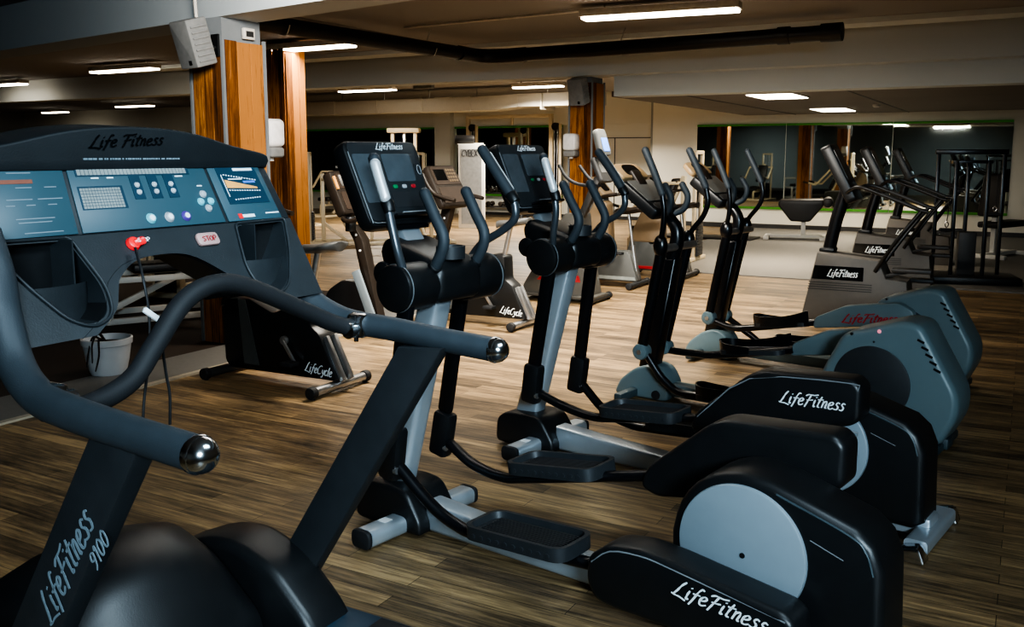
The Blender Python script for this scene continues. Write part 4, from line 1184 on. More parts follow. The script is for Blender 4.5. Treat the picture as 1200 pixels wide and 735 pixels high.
# ------------------------------------------------------------------ grey-teal cross trainers
def cross_trainer(loc, label, group, leftup):
    t = thing('cross_trainer', label, 'cross trainer', loc, RZ_E, group)
    fc = MB().prism(rp([(-0.25, 0.01), (-0.25, 0.12), (-0.19, 0.215), (-0.10, 0.235), (0.0, 0.20), (0.11, 0.11), (0.155, 0.01)], 0.04), -0.10, 0.10, 0.03, 3).build('front_cover', M['xt'], t)
    MB().cyl((-0.165, 0.098, 0.045), (-0.165, 0.106, 0.045), 0.03).build('wheel', M['rubber'], fc)
    MB().box(-0.03, 0.03, -0.30, 0.30, 0.015, 0.07, 0.015).build('front_foot', M['xtdark'], t)
    MB().box(-1.3, -0.2, -0.06, 0.06, 0.04, 0.12, 0.015).build('frame_rail', M['xt'], t)
    MB().prism([(0.0, 0.20), (-0.125, 0.93), (-0.26, 0.93), (-0.125, 0.20)], -0.055, 0.055, 0.025, 3).build('upright_post', M['blackpaint'], t)
    MB().tube([(-0.195, 0.9, 0.90)[0:1] + (0.0, 0.90), (-0.235, 0, 1.03), (-0.225, 0, 1.12), (-0.15, 0, 1.20), (-0.09, 0, 1.24)], [0.05, 0.045, 0.04, 0.04, 0.04], n=18).build('curved_stem', M['blackpaint'], t)
    q = [(-0.185, 0.16, 1.225), (-0.185, -0.16, 1.225), (0.055, -0.19, 1.415), (0.055, 0.19, 1.415)]
    c = MB().slab(q, -0.075, 0.0, 0.015, 0.03).build('console', M['black'], t)
    MB().slab(sub(q, 0.08, 0.92, 0.32, 0.97), 0.0, 0.004, 0.001, 0.02).build('console_screen', M['xtscreen'], c)
    MB().slab(sub(q, 0.12, 0.9, 0.06, 0.26), 0.0, 0.004, 0.001, 0.02).build('key_strip', M['stepdark'], c)
    q2 = [(0.06, 0.17, 1.43), (0.06, -0.17, 1.43), (0.16, -0.15, 1.52), (0.16, 0.15, 1.52)]
    p = MB().slab(q2, -0.04, 0.0, 0.012, 0.05).build('display_pod', M['podbeige'], t)
    MB().slab(sub(q2, 0.22, 0.78, 0.15, 0.85), 0.0, 0.004, 0.0, 0.05).build('oval_display', M['dark'], p)
    MB().bar((0.02, 0, 1.38), (0.09, 0, 1.47), 0.10, 0.03, 0.01).build('pod_neck', M['brownblk'], p)
    for s in (-1, 1):
        MB().tube([(-0.17, s * 0.07, 1.20), (-0.225, s * 0.10, 1.235), (-0.245, s * 0.11, 1.31), (-0.205, s * 0.11, 1.385)], 0.021, n=14, round_ends=True).build('fixed_handle', M['foam'], t)
    MB().cyl((-0.24, -0.22, 1.0), (-0.24, 0.22, 1.0), 0.025).build('pivot_axle', M['steelrim'], t)
    for s, dx in ((1, 0.0), (-1, 0.05)):
        x = -0.245 + dx
        if s > 0:
            pts = [(x, 0.23, 1.03), (-0.272, 0.245, 1.14), (-0.278, 0.25, 1.24), (-0.265, 0.25, 1.33)]
            gp = [(-0.14, 0.25, 1.60), (-0.20, 0.25, 1.48), (-0.262, 0.25, 1.34)]
        else:
            pts = [(x, -0.23, 1.03), (-0.215, -0.245, 1.09), (-0.285, -0.25, 1.18), (-0.315, -0.25, 1.27), (-0.30, -0.25, 1.36)]
            gp = [(-0.175, -0.25, 1.60), (-0.235, -0.25, 1.49), (-0.297, -0.25, 1.37)]
        m = MB().tube(pts, 0.017, n=14).build('moving_arm', M['blackpaint'], t)
        MB().tube(gp, 0.0225, n=16, k=4, round_ends=True).build('hand_grip', M['foam'], m)
        MB().ball((x, s * 0.225, 1.02), 0.052, (0.9, 0.75, 1.35), 20).build('pivot_cap', M['blackpaint'], m)
        lx = -0.12 if s > 0 else -0.055
        lz = 0.345 if s > 0 else 0.30
        MB().tube([(x, s * 0.215, 0.98), (lx, s * 0.205, lz + 0.03)], 0.034, n=16, k=1).build('lower_link', M['blackpaint'], m)
        kn = MB().cyl((lx, s * 0.165, lz), (lx, s * 0.245, lz), 0.052, n=24, bev=0.012).build('ankle_joint', M['xt'], m)
        MB().cyl((lx, s * 0.245, lz), (lx, s * 0.25, lz), 0.016, n=12).build('joint_bolt', M['steelrim'], kn)
        up = (s > 0) == leftup
        if up:
            link = [(lx - 0.03, s * 0.20, lz - 0.02), (-0.30, s * 0.19, 0.285), (-0.45, s * 0.18, 0.30), (-0.95, s * 0.18, 0.40)]
            pos, pit = (-0.70, s * 0.18, 0.345), radians(7)
            prof = [(-0.93, 0.36), (-0.94, 0.44), (-1.15, 0.545), (-1.50, 0.60), (-1.60, 0.55), (-1.6, 0.45), (-1.2, 0.40)]
        else:
            link = [(lx - 0.03, s * 0.20, lz - 0.02), (-0.28, s * 0.19, 0.17), (-0.45, s * 0.18, 0.11), (-0.98, s * 0.18, 0.17)]
            pos, pit = (-0.72, s * 0.18, 0.125), radians(4)
            prof = [(-0.98, 0.13), (-0.98, 0.21), (-1.2, 0.27), (-1.55, 0.25), (-1.62, 0.20), (-1.6, 0.12), (-1.2, 0.10)]
        pl = MB().tube(link, 0.025, n=12).build('pedal_link', M['blackpaint'], t)
        tr = tray(MB(), 0.42, 0.17, 0.03, 0.06).build('pedal_tray', M['blacksoft'], pl)
        orient(tr, *pos, pit)
        st = MB()
        pts = []
        for i in range(9):       # raised toe and side guard
            a = pi * (0.5 + i / 8)
        gq = [(-0.215, s * 0.075, 0.115), (-0.10, s * 0.088, 0.088), (0.03, s * 0.09, 0.075), (0.16, s * 0.082, 0.08), (0.215, s * 0.035, 0.09), (0.215, -s * 0.035, 0.09), (0.15, -s * 0.085, 0.07), (0.0, -s * 0.088, 0.05)]
        vs = [Vector(p) for p in spline(gq, 5)]
        n = len(vs)
        w = MB()
        allv = [Vector((v.x, v.y, 0.005)) for v in vs] + vs + [v + Vector((0, 0, 0.0)) - Vector((v.x, v.y, 0)).normalized() * 0.010 for v in vs] + [Vector((v.x, v.y, 0.005)) - Vector((v.x, v.y, 0)).normalized() * 0.010 for v in vs]
        fs = []
        for k in range(3):
            for i in range(n - 1):
                fs.append([k * n + i, k * n + i + 1, (k + 1) * n + i + 1, (k + 1) * n + i])
        fs.append([0, n, 2 * n, 3 * n])
        fs.append([n - 1, 2 * n - 1, 3 * n - 1, 4 * n - 1])
        w.add(allv, fs).build('toe_guard', M['blackpaint'], tr)
        cv = MB().prism(rp(prof, 0.03), *sorted((s * 0.165, s * 0.24)), 0.015).build('link_cover', M['xt'], pl)
        if up and s > 0:
            lettering('LifeFitness', (-1.14, 0.241, 0.43), (-1, 0, 0.10), (0.1, 0, 1), 0.055, 0.36, pen=0.22, slant=0.3).build('logo', M['redprint'], cv)
    hp = rp([(-1.20, 0.08), (-1.22, 0.34, 0.1), (-1.345, 0.60, 0.05), (-1.66, 0.705, 0.06), (-1.755, 0.69, 0.04), (-1.955, 0.34, 0.06), (-1.955, 0.22, 0.05), (-1.88, 0.06), (-1.25, 0.05)], 0.04, 5)
    hs = MB().prism(hp, -0.155, 0.155, 0.05, 4).build('drive_housing', M['xt'], t)
    for s in (-1, 1):
        MB().cyl((-1.515, s * 0.14, 0.345), (-1.515, s * 0.162, 0.345), 0.205, n=64, bev=0.006).build('crank_disc', M['blacksoft'], hs)
        v = MB()
        for i in range(5):
            v.bar((-1.775 - i * 0.022, s * 0.1555, 0.60 - i * 0.036), (-1.74 - i * 0.022, s * 0.1555, 0.615 - i * 0.036), 0.004, 0.012)
        v.build('vent_slots', M['black'], hs)
        MB().cyl((-1.40, s * 0.15, 0.605), (-1.40, s * 0.158, 0.605), 0.008, n=10).cyl((-1.52, s * 0.153, 0.575), (-1.52, s * 0.158, 0.575), 0.006, n=10).build('screws', M['black'], hs)
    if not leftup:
        MB().ball((-1.545, 0.156, 0.635), 0.011, (1, 0.25, 1), 12).build('pink_spot', M['pinkspot'], hs)
    MB().box(-1.90, -1.2, -0.06, 0.06, 0.02, 0.08, 0.01).build('rear_beam', M['xtdark'], t)
    MB().box(-1.88, -1.80, -0.26, 0.26, 0.012, 0.06, 0.012).build('rear_foot', M['xtdark'], t)
    return t
M['pinkspot'] = mat('pink_emissive', (0.5, 0.10, 0.15), 0.4, emit=(1.0, 0.35, 0.45), estr=0.25)  # small pink spot with a faint emission
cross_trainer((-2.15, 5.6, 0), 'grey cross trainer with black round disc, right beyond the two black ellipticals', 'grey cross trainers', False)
cross_trainer((-2.15, 7.0, 0), 'grey cross trainer with red lettering on its link cover, farther of the two grey ones', 'grey cross trainers', True)

# ------------------------------------------------------------------ taupe steppers on the right (local x forward)
def stepper():
    t = thing('stair_stepper', '', 'stepper', (0, 0, 0), radians(180), 'taupe steppers in a row')
    b = MB().prism([(0.14, 0.0), (0.01, 0.655), (-0.16, 0.64), (-0.55, 0.60), (-0.62, 0.44), (-0.80, 0.42), (-0.84, 0.0)], -0.20, 0.20, 0.025, 2).build('body', M['step'], t)
    for y in (-0.15, 0.15):
        p = MB().box(-1.00, -0.66, y - 0.065, y + 0.065, 0.44 + y * 0.4, 0.48 + y * 0.4, 0.012).build('step_pedal', M['stepdark'], t)
        MB().bar((-0.58, y, 0.45), (-0.80, y, 0.45 + y * 0.4), 0.03, 0.03, 0.005).build('pedal_arm', M['stepdark'], p)
    MB().slab([(0.045, 0.201, 0.40), (-0.42, 0.201, 0.40), (-0.42, 0.201, 0.53), (0.022, 0.201, 0.53)], 0.0, 0.004).build('name_plate', M['dark'], b)
    lettering('LifeFitness', (-0.10, 0.206, 0.435), (-1, 0, 0), (0, 0, 1), 0.065, 0.27, pen=0.19).build('logo', M['print'], b)
    g = MB()
    for i in range(4):
        z = 0.30 + i * 0.022
        g.slab([(0.08 - i * 0.003, 0.2, z), (-0.50, 0.2, z), (-0.50, 0.2, z + 0.008), (0.08 - i * 0.003, 0.2, z + 0.008)], 0.0, 0.003)
    g.build('side_stripes', M['stepdark'], b)
    m = MB().tube([(-0.06, 0, 0.62), (-0.12, 0, 0.95), (-0.20, 0, 1.25)], 0.06, n=16, k=2).build('mast', M['blackpaint'], t)
    MB().box(-0.13, 0.01, -0.10, 0.10, 0.645, 0.69, 0.015).build('mast_collar', M['black'], m)
    q = [(-0.33, 0.21, 1.16), (-0.33, -0.21, 1.16), (-0.06, -0.20, 1.68), (-0.06, 0.20, 1.68)]
    c = MB().slab(q, -0.10, 0.0, 0.015, 0.04).build('console', M['black'], t)
    MB().slab(sub(q, 0.1, 0.9, 0.35, 0.9), 0.0, 0.004, 0, 0.02).build('console_screen', M['screen'], c)
    for s in (-1, 1):
        h = MB().tube([(-0.20, s * 0.16, 1.20), (-0.35, s * 0.30, 1.28), (-0.55, s * 0.32, 1.22), (-0.85, s * 0.32, 1.10), (-0.95, s * 0.32, 1.07)], 0.018, n=12).build('handrail', M['black'], t)
        MB().tube([(-0.55, s * 0.32, 1.222), (-0.72, s * 0.32, 1.155), (-0.85, s * 0.32, 1.102)], 0.0195, n=12, k=2).build('rail_sleeve', M['stepdark'], h)
        MB().tube([(-0.90, s * 0.32, 1.085), (-0.70, s * 0.31, 0.80), (-0.52, s * 0.20, 0.50)], 0.018, n=12).build('rail_brace', M['black'], h)
    return t
s0 = stepper()
s0.location = (-1.72, 9.25, 0)
s0['label'] = 'taupe stepper with black name plate in full view, nearest of the row at right'
copy_thing(s0, (-1.75, 11.75, 0), radians(180), 'middle taupe stepper of the row at right')
copy_thing(s0, (-1.75, 14.6, 0), radians(180), 'farthest taupe stepper of the row at right')

# ------------------------------------------------------------------ dark upright bikes (local x forward)
def feet(t, x, w, m1, m2, z=0.045, r=0.032, name='stabilizer'):
    o = MB().cyl((x, -w, z), (x, w, z), r, n=20).build(name, m1, t)
    for s in (-1, 1):
        MB().cyl((x, s * w, z), (x, s * (w + 0.05), z), r + 0.008, n=20, bev=0.006).build('end_cap', m2, o)
        MB().cyl((x, s * (w + 0.02), 0.0), (x, s * (w + 0.02), 0.02), 0.016, n=12).build('level_pad', m2, o)
    return o
def seat_mesh():
    sm = MB()
    secs = []
    for x, hw, z in ((0.17, 0.018, -0.012), (0.14, 0.032, 0.0), (0.06, 0.05, 0.004), (-0.02, 0.10, 0.012), (-0.10, 0.135, 0.028), (-0.15, 0.115, 0.034), (-0.17, 0.06, 0.03)):
        secs.append([(x, hw * cos(a), z + (0.022 if sin(a) > 0 else 0.042) * sin(a)) for a in [2 * pi * i / 16 for i in range(16)]])
    vs = [v for s_ in secs for v in s_]
    fs = [[i * 16 + j, i * 16 + (j + 1) % 16, (i + 1) * 16 + (j + 1) % 16, (i + 1) * 16 + j] for i in range(len(secs) - 1) for j in range(16)]
    fs += [list(range(16))[::-1], [(len(secs) - 1) * 16 + j for j in range(16)]]
    return sm.add(vs, fs)
def dark_bike():
    t = thing('exercise_bike', '', 'exercise bike', (0, 0, 0), radians(180), 'dark upright bikes')
    prof = rp([(-0.07, 0.085), (0.075, 0.39), (0.15, 0.44), (0.16, 0.66), (0.30, 0.67), (0.34, 0.56), (0.48, 0.50), (0.70, 0.585), (0.92, 0.57), (0.96, 0.50), (0.95, 0.12), (0.90, 0.075)], 0.03, 3)
    b = MB().prism(prof, -0.085, 0.085, 0.02, 2).build('body', M['black'], t)
    for s in (-1, 1):
        MB().slab([(0.62, s * 0.086, 0.12), (0.76, s * 0.086, 0.12), (0.80, s * 0.086, 0.575), (0.73, s * 0.086, 0.575)][::(1 if s < 0 else -1)], -0.001, 0.004).build('grey_stripe', M['bikedark'], b)
        cr = MB().cyl((0.37, s * 0.085, 0.325), (0.37, s * 0.115, 0.325), 0.03, n=20, bev=0.004).bar((0.37, s * 0.115, 0.325), (0.37 - s * 0.10, s * 0.115, 0.325 - s * 0.14), 0.016, 0.026, 0.004).build('crank_arm', M['steelrim'], t)
        MB().box(0.37 - s * 0.10 - 0.05, 0.37 - s * 0.10 + 0.05, *sorted((s * 0.12, s * 0.21)), 0.325 - s * 0.14 - 0.014, 0.325 - s * 0.14 + 0.014, 0.006).build('pedal', M['rubber'], cr)
    lettering('LifeCycle', (0.20, 0.087, 0.135), (-1, 0, -0.10), (-0.1, 0, 1), 0.06, 0.23, pen=0.15).build('logo', M['print'], b)
    rt = MB()
    for y in (-0.04, 0.04):
        rt.bar((0.055, y, 0.37), (-0.09, y, 0.085), 0.03, 0.045, 0.006)
    rt.build('rear_strut', M['steelrim'], b)
    p = MB().cyl((0.21, 0, 0.62), (0.135, 0, 0.93), 0.022, n=18).build('seat_post', M['steelrim'], t)
    s = seat_mesh().build('seat', M['seatgrey'], t, 60)
    s.location = (0.115, 0, 0.955)
    MB().cyl((0.235, -0.075, 0.64), (0.235, 0.12, 0.64), 0.012, n=10).build('post_knob', M['black'], p)
    c = MB().prism([(1.02, 0.50), (0.92, 0.52), (0.74, 1.14), (0.84, 1.16)], -0.045, 0.045, 0.012).build('handlebar_post', M['brownblk'], t)
    bo = MB()
    for x, z in ((0.80, 1.08), (0.83, 0.98), (0.87, 0.86)):
        bo.cyl((x, 0.044, z), (x, 0.050, z), 0.010, n=10)
    bo.build('post_bolts', M['print'], c)
    q = [(0.70, 0.24, 1.10), (0.70, -0.24, 1.10), (0.90, -0.23, 1.48), (0.90, 0.23, 1.48)]
    k = MB().slab(q, -0.08, 0.0, 0.02, 0.04).build('console', M['brownblk'], t)
    MB().slab(sub(q, 0.06, 0.94, 0.52, 0.95), 0.0, 0.005, 0, 0.015).build('console_face', M['brown'], k)
    g = MB()
    for i in range(4):
        for jj in range(4):
            g.slab(sub(q, 0.56 + i * 0.085, 0.62 + i * 0.085, 0.58 + jj * 0.085, 0.635 + jj * 0.085), 0.005, 0.008)
    g.build('key_grid', M['beige'], k)
    MB().slab(sub(q, 0.12, 0.5, 0.62, 0.88), 0.005, 0.008).build('display', M['dark'], k)
    MB().slab(sub(q, 0.08, 0.92, 0.08, 0.46), 0.0, 0.005, 0, 0.015).build('lower_panel', M['brown'], k)
    for sg in (-1, 1):
        MB().tube([(0.93, sg * 0.25, 1.40), (0.87, sg * 0.25, 1.29), (0.80, sg * 0.25, 1.22), (0.70, sg * 0.25, 1.185), (0.58, sg * 0.25, 1.16)], 0.019, n=12).build('handlebar', M['brownblk'], t)
    MB().tube([(0.72, 0.25, 1.19), (0.76, 0.1, 1.11), (0.76, -0.1, 1.11), (0.72, -0.25, 1.19)], 0.016, n=10).build('cross_tube', M['brownblk'], t)
    feet(t, -0.02, 0.25, M['steelrim'], M['rubber'], name='rear_stabilizer')
    feet(t, 1.0, 0.20, M['blacksoft'], M['rubber'], name='front_stabilizer')
    return t
b0 = dark_bike()
b0.location = (-3.98, 4.71, 0)
b0['label'] = 'dark upright bike beside the wood pillar, seen below the treadmill console'
copy_thing(b0, (-3.99, 7.36, 0), radians(180), 'dark upright bike standing between the two black ellipticals')

# bikes with a long dark mast
def mast_bike():
    t = thing('exercise_bike', '', 'exercise bike', (0, 0, 0), radians(180))
    MB().prism([(0.02, 0.06), (0.20, 0.82), (0.30, 0.95), (0.36, 0.90), (0.30, 0.80), (0.12, 0.06)], -0.055, 0.055, 0.015).build('mast', M['brownblk'], t)
    sh = MB().prism(rp([(0.05, 0.05), (0.12, 0.30), (0.26, 0.44), (0.42, 0.45), (0.60, 0.34), (0.68, 0.15), (0.66, 0.05)], 0.06), -0.09, 0.09, 0.03).build('flywheel_shroud', M['black'], t)
    MB().bar((0.245, 0.10, 0.54), (0.035, 0.10, 0.04), 0.03, 0.085, 0.006).build('side_plate', M['disc'], sh)
    MB().bar((0.30, -0.062, 0.88), (0.09, -0.062, 0.10), 0.012, 0.02).build('edge_strip', M['beige'], t)
    bo = MB()
    for x, z in ((0.265, 0.86), (0.225, 0.72), (0.285, 0.93)):
        bo.cyl((x, 0.054, z), (x, 0.060, z), 0.011, n=10)
    bo.build('mast_bolts', M['print'], t)
    q = [(0.22, 0.26, 1.06), (0.22, -0.26, 1.06), (0.40, -0.25, 1.44), (0.40, 0.25, 1.44)]
    c = MB().slab(q, -0.10, 0.0, 0.02, 0.04).build('console', M['brownblk'], t)
    MB().slab(sub(q, 0.10, 0.9, 0.58, 0.92), 0.0, 0.005, 0, 0.015).build('console_screen', M['brown'], c)
    MB().slab(sub(q, 0.18, 0.82, 0.62, 0.88), 0.005, 0.008).build('display', M['dark'], c)
    MB().slab(sub(q, 0.10, 0.9, 0.10, 0.50), 0.0, 0.005, 0, 0.015).build('key_panel', M['brown'], c)
    MB().slab(sub(q, 0.02, 0.07, 0.55, 0.85), 0.0, 0.02, 0.004).build('side_light', M['orange'], c)
    MB().bar((0.42, 0.12, 1.465), (0.42, -0.12, 1.465), 0.03, 0.02, 0.005).build('reading_ledge', M['seatgrey'], c)
    MB().cyl((0.24, 0.16, 0.90), (0.24, 0.16, 1.03), 0.048, bev=0.006).build('bottle_cup', M['black'], t)
    MB().tube([(0.05, -0.30, 1.10), (0.22, -0.30, 1.12), (0.36, -0.27, 1.20), (0.46, -0.26, 1.37)], 0.02, n=12).build('handlebar', M['brownblk'], t)
    MB().tube([(0.05, 0.30, 1.02), (0.16, 0.30, 1.0), (0.26, 0.24, 1.02), (0.30, 0.1, 1.04)], 0.02, n=12).build('handlebar', M['brownblk'], t)
    feet(t, 0.05, 0.24, M['blacksoft'], M['rubber'], name='rear_stabilizer')
    feet(t, 0.75, 0.22, M['blacksoft'], M['rubber'], name='front_stabilizer')
    return t
m0 = mast_bike()
m0.location = (-5.0, 6.6, 0)
m0['label'] = 'machine with brown console and long dark mast, left of the nearest elliptical console'

# ------------------------------------------------------------------ warm grey machines behind the second elliptical
t = thing('stepper_bike', 'tall grey machine with red stripe and blue display, left behind the second elliptical', 'exercise machine', (-4.4, 9.0, 0), radians(180))
b = MB().prism(rp([(0.42, 0.06), (0.40, 0.16), (-0.10, 0.96), (-0.26, 0.96), (-0.30, 0.60), (-0.40, 0.10), (-0.40, 0.06)], 0.03), -0.17, 0.17, 0.02).build('body', M['bikegrey'], t)
MB().slab([(0.22, 0.172, 0.23), (-0.30, 0.172, 0.23), (-0.28, 0.172, 0.30), (0.16, 0.172, 0.30)], 0.0, 0.003).build('red_stripe', M['redprint'], b)
MB().box(-0.46, 0.46, -0.2, 0.2, 0.05, 0.085, 0.012).build('base_plate', M['bikegrey'], t)
MB().bar((-0.22, 0, 0.9), (-0.42, 0, 1.34), 0.08, 0.08, 0.02).build('neck', M['stepdark'], t)
q = [(-0.54, 0.16, 1.30), (-0.54, -0.16, 1.30), (-0.42, -0.14, 1.56), (-0.42, 0.14, 1.56)]
c = MB().slab(q, -0.06, 0.0, 0.015, 0.04).build('console', M['stepdark'], t)
MB().slab(sub(q, 0.15, 0.85, 0.35, 0.9), 0.0, 0.004, 0, 0.01).build('console_screen', M['seatgrey'], c)
q = [(-0.52, 0.13, 1.57), (-0.52, -0.13, 1.57), (-0.44, -0.11, 1.85), (-0.44, 0.11, 1.85)]
d = MB().slab(q, -0.07, 0.0, 0.02, 0.06).build('display_pod', M['bikedark'], t)
MB().slab(sub(q, 0.18, 0.82, 0.15, 0.65), 0.0, 0.005, 0, 0.02).build('blue_display', M['bluep'], d)
MB().bar((-0.45, 0, 1.52), (-0.43, 0, 1.62), 0.06, 0.03, 0.008).build('pod_neck', M['bikegrey'], d)
MB().tube([(-0.05, 0.20, 1.47), (-0.14, 0.20, 1.34), (-0.26, 0.16, 1.27), (-0.42, 0.0, 1.25), (-0.30, -0.16, 1.28), (-0.20, -0.20, 1.34), (-0.10, -0.20, 1.46)], 0.018, n=12).build('bullhorn_handlebar', M['rubber'], t)
for x in (0.43, -0.43):
    feet(t, x, 0.26, M['blacksoft'], M['rubber'])
def grey_bike(label, loc, stripe):
    t = thing('exercise_bike', label, 'exercise bike', loc, radians(180), 'warm grey bikes')
    b = MB().prism(rp([(0.0, 0.07), (0.10, 0.40), (0.16, 0.44), (0.55, 0.42), (0.58, 0.60), (0.44, 1.06), (0.56, 1.08), (0.78, 0.60), (0.86, 0.30), (0.84, 0.07)], 0.03), -0.09, 0.09, 0.02).build('body', M['bikedark'], t)
    MB().prism(rp([(0.36, 0.44), (0.40, 1.0), (0.54, 1.08), (0.80, 0.56), (0.82, 0.44)], 0.03), -0.10, 0.10, 0.02).build('column', M['beige'], t)
    MB().slab([(0.80, 0.092, 0.09), (0.02, 0.092, 0.09), (0.035, 0.092, 0.13), (0.80, 0.092, 0.13)], 0.0, 0.003).build('lower_stripe', M['redprint' if stripe else 'lcd'], b)
    p = MB().cyl((0.03, 0, 0.08), (0.10, 0, 0.50), 0.026, n=14).cyl((0.10, 0, 0.48), (0.16, 0, 0.90), 0.019, n=14).build('seat_post', M['steelrim'], t)
    s = seat_mesh().build('seat', M['brownblk'], t, 60)
    s.location = (0.13, 0, 0.915)
    s.scale = (1.2, 1.2, 1.2)
    q = [(0.40, 0.15, 1.10), (0.40, -0.15, 1.10), (0.60, -0.15, 1.32), (0.60, 0.15, 1.32)]
    k = MB().slab(q, -0.06, 0.0, 0.015, 0.03).build('console', M['beige'], t)
    MB().slab(sub(q, 0.2, 0.8, 0.2, 0.85), 0.0, 0.004, 0, 0.05).build('oval_display', M['dark'], k)
    MB().tube([(0.22, 0.22, 1.12), (0.36, 0.22, 1.10), (0.46, 0.1, 1.08), (0.46, -0.1, 1.08), (0.36, -0.22, 1.10), (0.22, -0.22, 1.12)], 0.018, n=12).build('handlebar', M['brownblk'], t)
    for s_ in (-1, 1):
        cr = MB().cyl((0.36, s_ * 0.08, 0.34), (0.36, s_ * 0.13, 0.34), 0.03, n=16).bar((0.36, s_ * 0.12, 0.34), (0.36 - s_ * 0.15, s_ * 0.12, 0.34 + s_ * 0.07), 0.016, 0.026, 0.004).build('crank_arm', M['steelrim'], t)
        MB().box(0.36 - s_ * 0.15 - 0.05, 0.36 - s_ * 0.15 + 0.05, *sorted((s_ * 0.125, s_ * 0.21)), 0.33 + s_ * 0.07, 0.36 + s_ * 0.07, 0.006).build('pedal', M['rubber'], cr)
    feet(t, 0.02, 0.27, M['blacksoft'], M['rubber'], name='rear_stabilizer')
    feet(t, 0.80, 0.24, M['blacksoft'], M['rubber'], name='front_stabilizer')
    return t
grey_bike('warm grey bike with brown saddle, right behind the second elliptical', (-4.0, 10.3, 0), False)
grey_bike('warm grey bike with a red lower stripe, mostly hidden behind the cross trainer post', (-3.75, 11.45, 0), True)

# ------------------------------------------------------------------ plant pot on the dark carpet
t = thing('plant_pot', 'white round plant pot with a dead stalk, on the dark carpet below the treadmill console', 'plant pot', (-5.72, 4.26, 0.010))
MB().lathe([(0.0, 0.012), (0.10, 0.012), (0.10, 0.0), (0.115, 0.0), (0.125, 0.02), (0.145, 0.10), (0.158, 0.18), (0.162, 0.215), (0.172, 0.22), (0.175, 0.262), (0.163, 0.265), (0.155, 0.25), (0.15, 0.215), (0.0, 0.20)], n=40).build('pot', M['pot'], t, 50)
MB().lathe([(0.0, 0.232), (0.06, 0.236), (0.12, 0.226), (0.152, 0.22)], n=28).build('soil', M['soil'], t)
for pts in ([(0.02, -0.02, 0.22), (0.05, -0.10, 0.31), (0.07, -0.17, 0.25), (0.085, -0.19, 0.12)], [(0.02, -0.02, 0.22), (0.02, -0.12, 0.29), (0.04, -0.185, 0.18), (0.02, -0.19, 0.08)], [(0.0, 0.0, 0.22), (-0.03, -0.05, 0.32), (-0.09, -0.07, 0.29)], [(0.03, -0.05, 0.25), (0.09, -0.13, 0.28), (0.12, -0.16, 0.17), (0.10, -0.18, 0.06)]):
    MB().tube(pts, [0.008, 0.007, 0.006, 0.004], n=6, k=5).build('dead_stalk', M['twig'], t)

# ------------------------------------------------------------------ cream strength machines in the far left bay
def beam_part(pts, name, t, w=0.055, h=0.055, m='cream'):
    mb = MB()
    for a, b in zip(pts[:-1], pts[1:]):
        mb.bar(a, b, w, h, 0.006)
    return mb.build(name, M[m], t)
def pad_part(c, sz, name, t, rot=(0, 0, 0), m='pad'):
    o = MB().box(-sz[0] / 2, sz[0] / 2, -sz[1] / 2, sz[1] / 2, -sz[2] / 2, sz[2] / 2, min(sz) * 0.3, 3).build(name, M[m], t)
    o.location = c
    o.rotation_euler = rot
    return o
def seat_machine(label, loc, rz, stack=True):
    t = thing('strength_machine', label, 'strength machine', loc, rz, 'cream strength machines')
    for y in (-0.33, 0.33):
        beam_part([(-0.75, y, 0.035), (0.75, y, 0.035)], 'base_rail', t)
    for x in (-0.72, 0.72):
        beam_part([(x, -0.33, 0.035), (x, 0.33, 0.035)], 'cross_rail', t)
    beam_part([(-0.5, 0, 0.06), (-0.5, 0, 1.25)], 'main_post', t, 0.07, 0.07)
    beam_part([(-0.5, 0, 1.25), (-0.1, 0, 0.30), (0.35, 0, 0.30)], 'seat_frame', t)
    beam_part([(-0.48, 0, 0.36), (-0.1, 0, 0.06)], 'diagonal_strut', t)
    beam_part([(0.35, 0, 0.30), (0.35, 0, 0.06)], 'front_leg', t)
    pad_part((0.05, 0, 0.45), (0.45, 0.36, 0.09), 'seat_pad', t)
    MB().cyl((0.05, 0, 0.30), (0.05, 0, 0.42), 0.03).build('seat_stem', M['cream'], t)
    pad_part((-0.30, 0, 0.92), (0.10, 0.34, 0.62), 'back_pad', t, (0, radians(-22), 0))
    for s in (-1, 1):
        beam_part([(-0.5, s * 0.05, 1.15), (-0.2, s * 0.42, 1.15), (0.15, s * 0.42, 0.75), (0.35, s * 0.42, 0.8)], 'press_arm', t, 0.045, 0.045)
        MB().cyl((0.33, s * 0.42, 0.79), (0.50, s * 0.42, 0.83), 0.022).build('arm_grip', M['pad'], t)
    if stack:
        for y in (-0.16, 0.16):
            beam_part([(-0.72, y, 0.05), (-0.72, y, 1.62)], 'stack_upright', t, 0.05, 0.05)
        beam_part([(-0.72, -0.16, 1.60), (-0.72, 0.16, 1.60)], 'stack_top', t)
        w = MB()
        for i in range(12):
            w.box(-0.78, -0.66, -0.12, 0.12, 0.08 + i * 0.042, 0.117 + i * 0.042, 0.004)
        w.build('weight_stack', M['stepdark'], t)
        for y in (-0.06, 0.06):
            MB().cyl((-0.72, y, 0.05), (-0.72, y, 1.6), 0.010, n=10).build('guide_rod', M['steelrim'], t)
    return t
seat_machine('cream chest press machine right of the hidden wood pillar', (-10.55, 13.0, 0), radians(35))
seat_machine('cream seated machine behind the brown console machine', (-9.7, 14.1, 0), radians(-40), True)
seat_machine('cream seated machine with weight stack far behind the treadmill hood', (-14.2, 15.2, 0), radians(60))
seat_machine('cream machine under the long mirror in the recess', (-15.8, 18.6, 0), radians(-90))
seat_machine('cream machine with tall stack behind the treadmill hood, left of the nearest pillar', (-8.3, 7.6, 0.010), radians(100))
seat_machine('cream machine with weight stack hidden behind the nearest pillar, seen in the mirrors', (-9.6, 8.4, 0), radians(80))
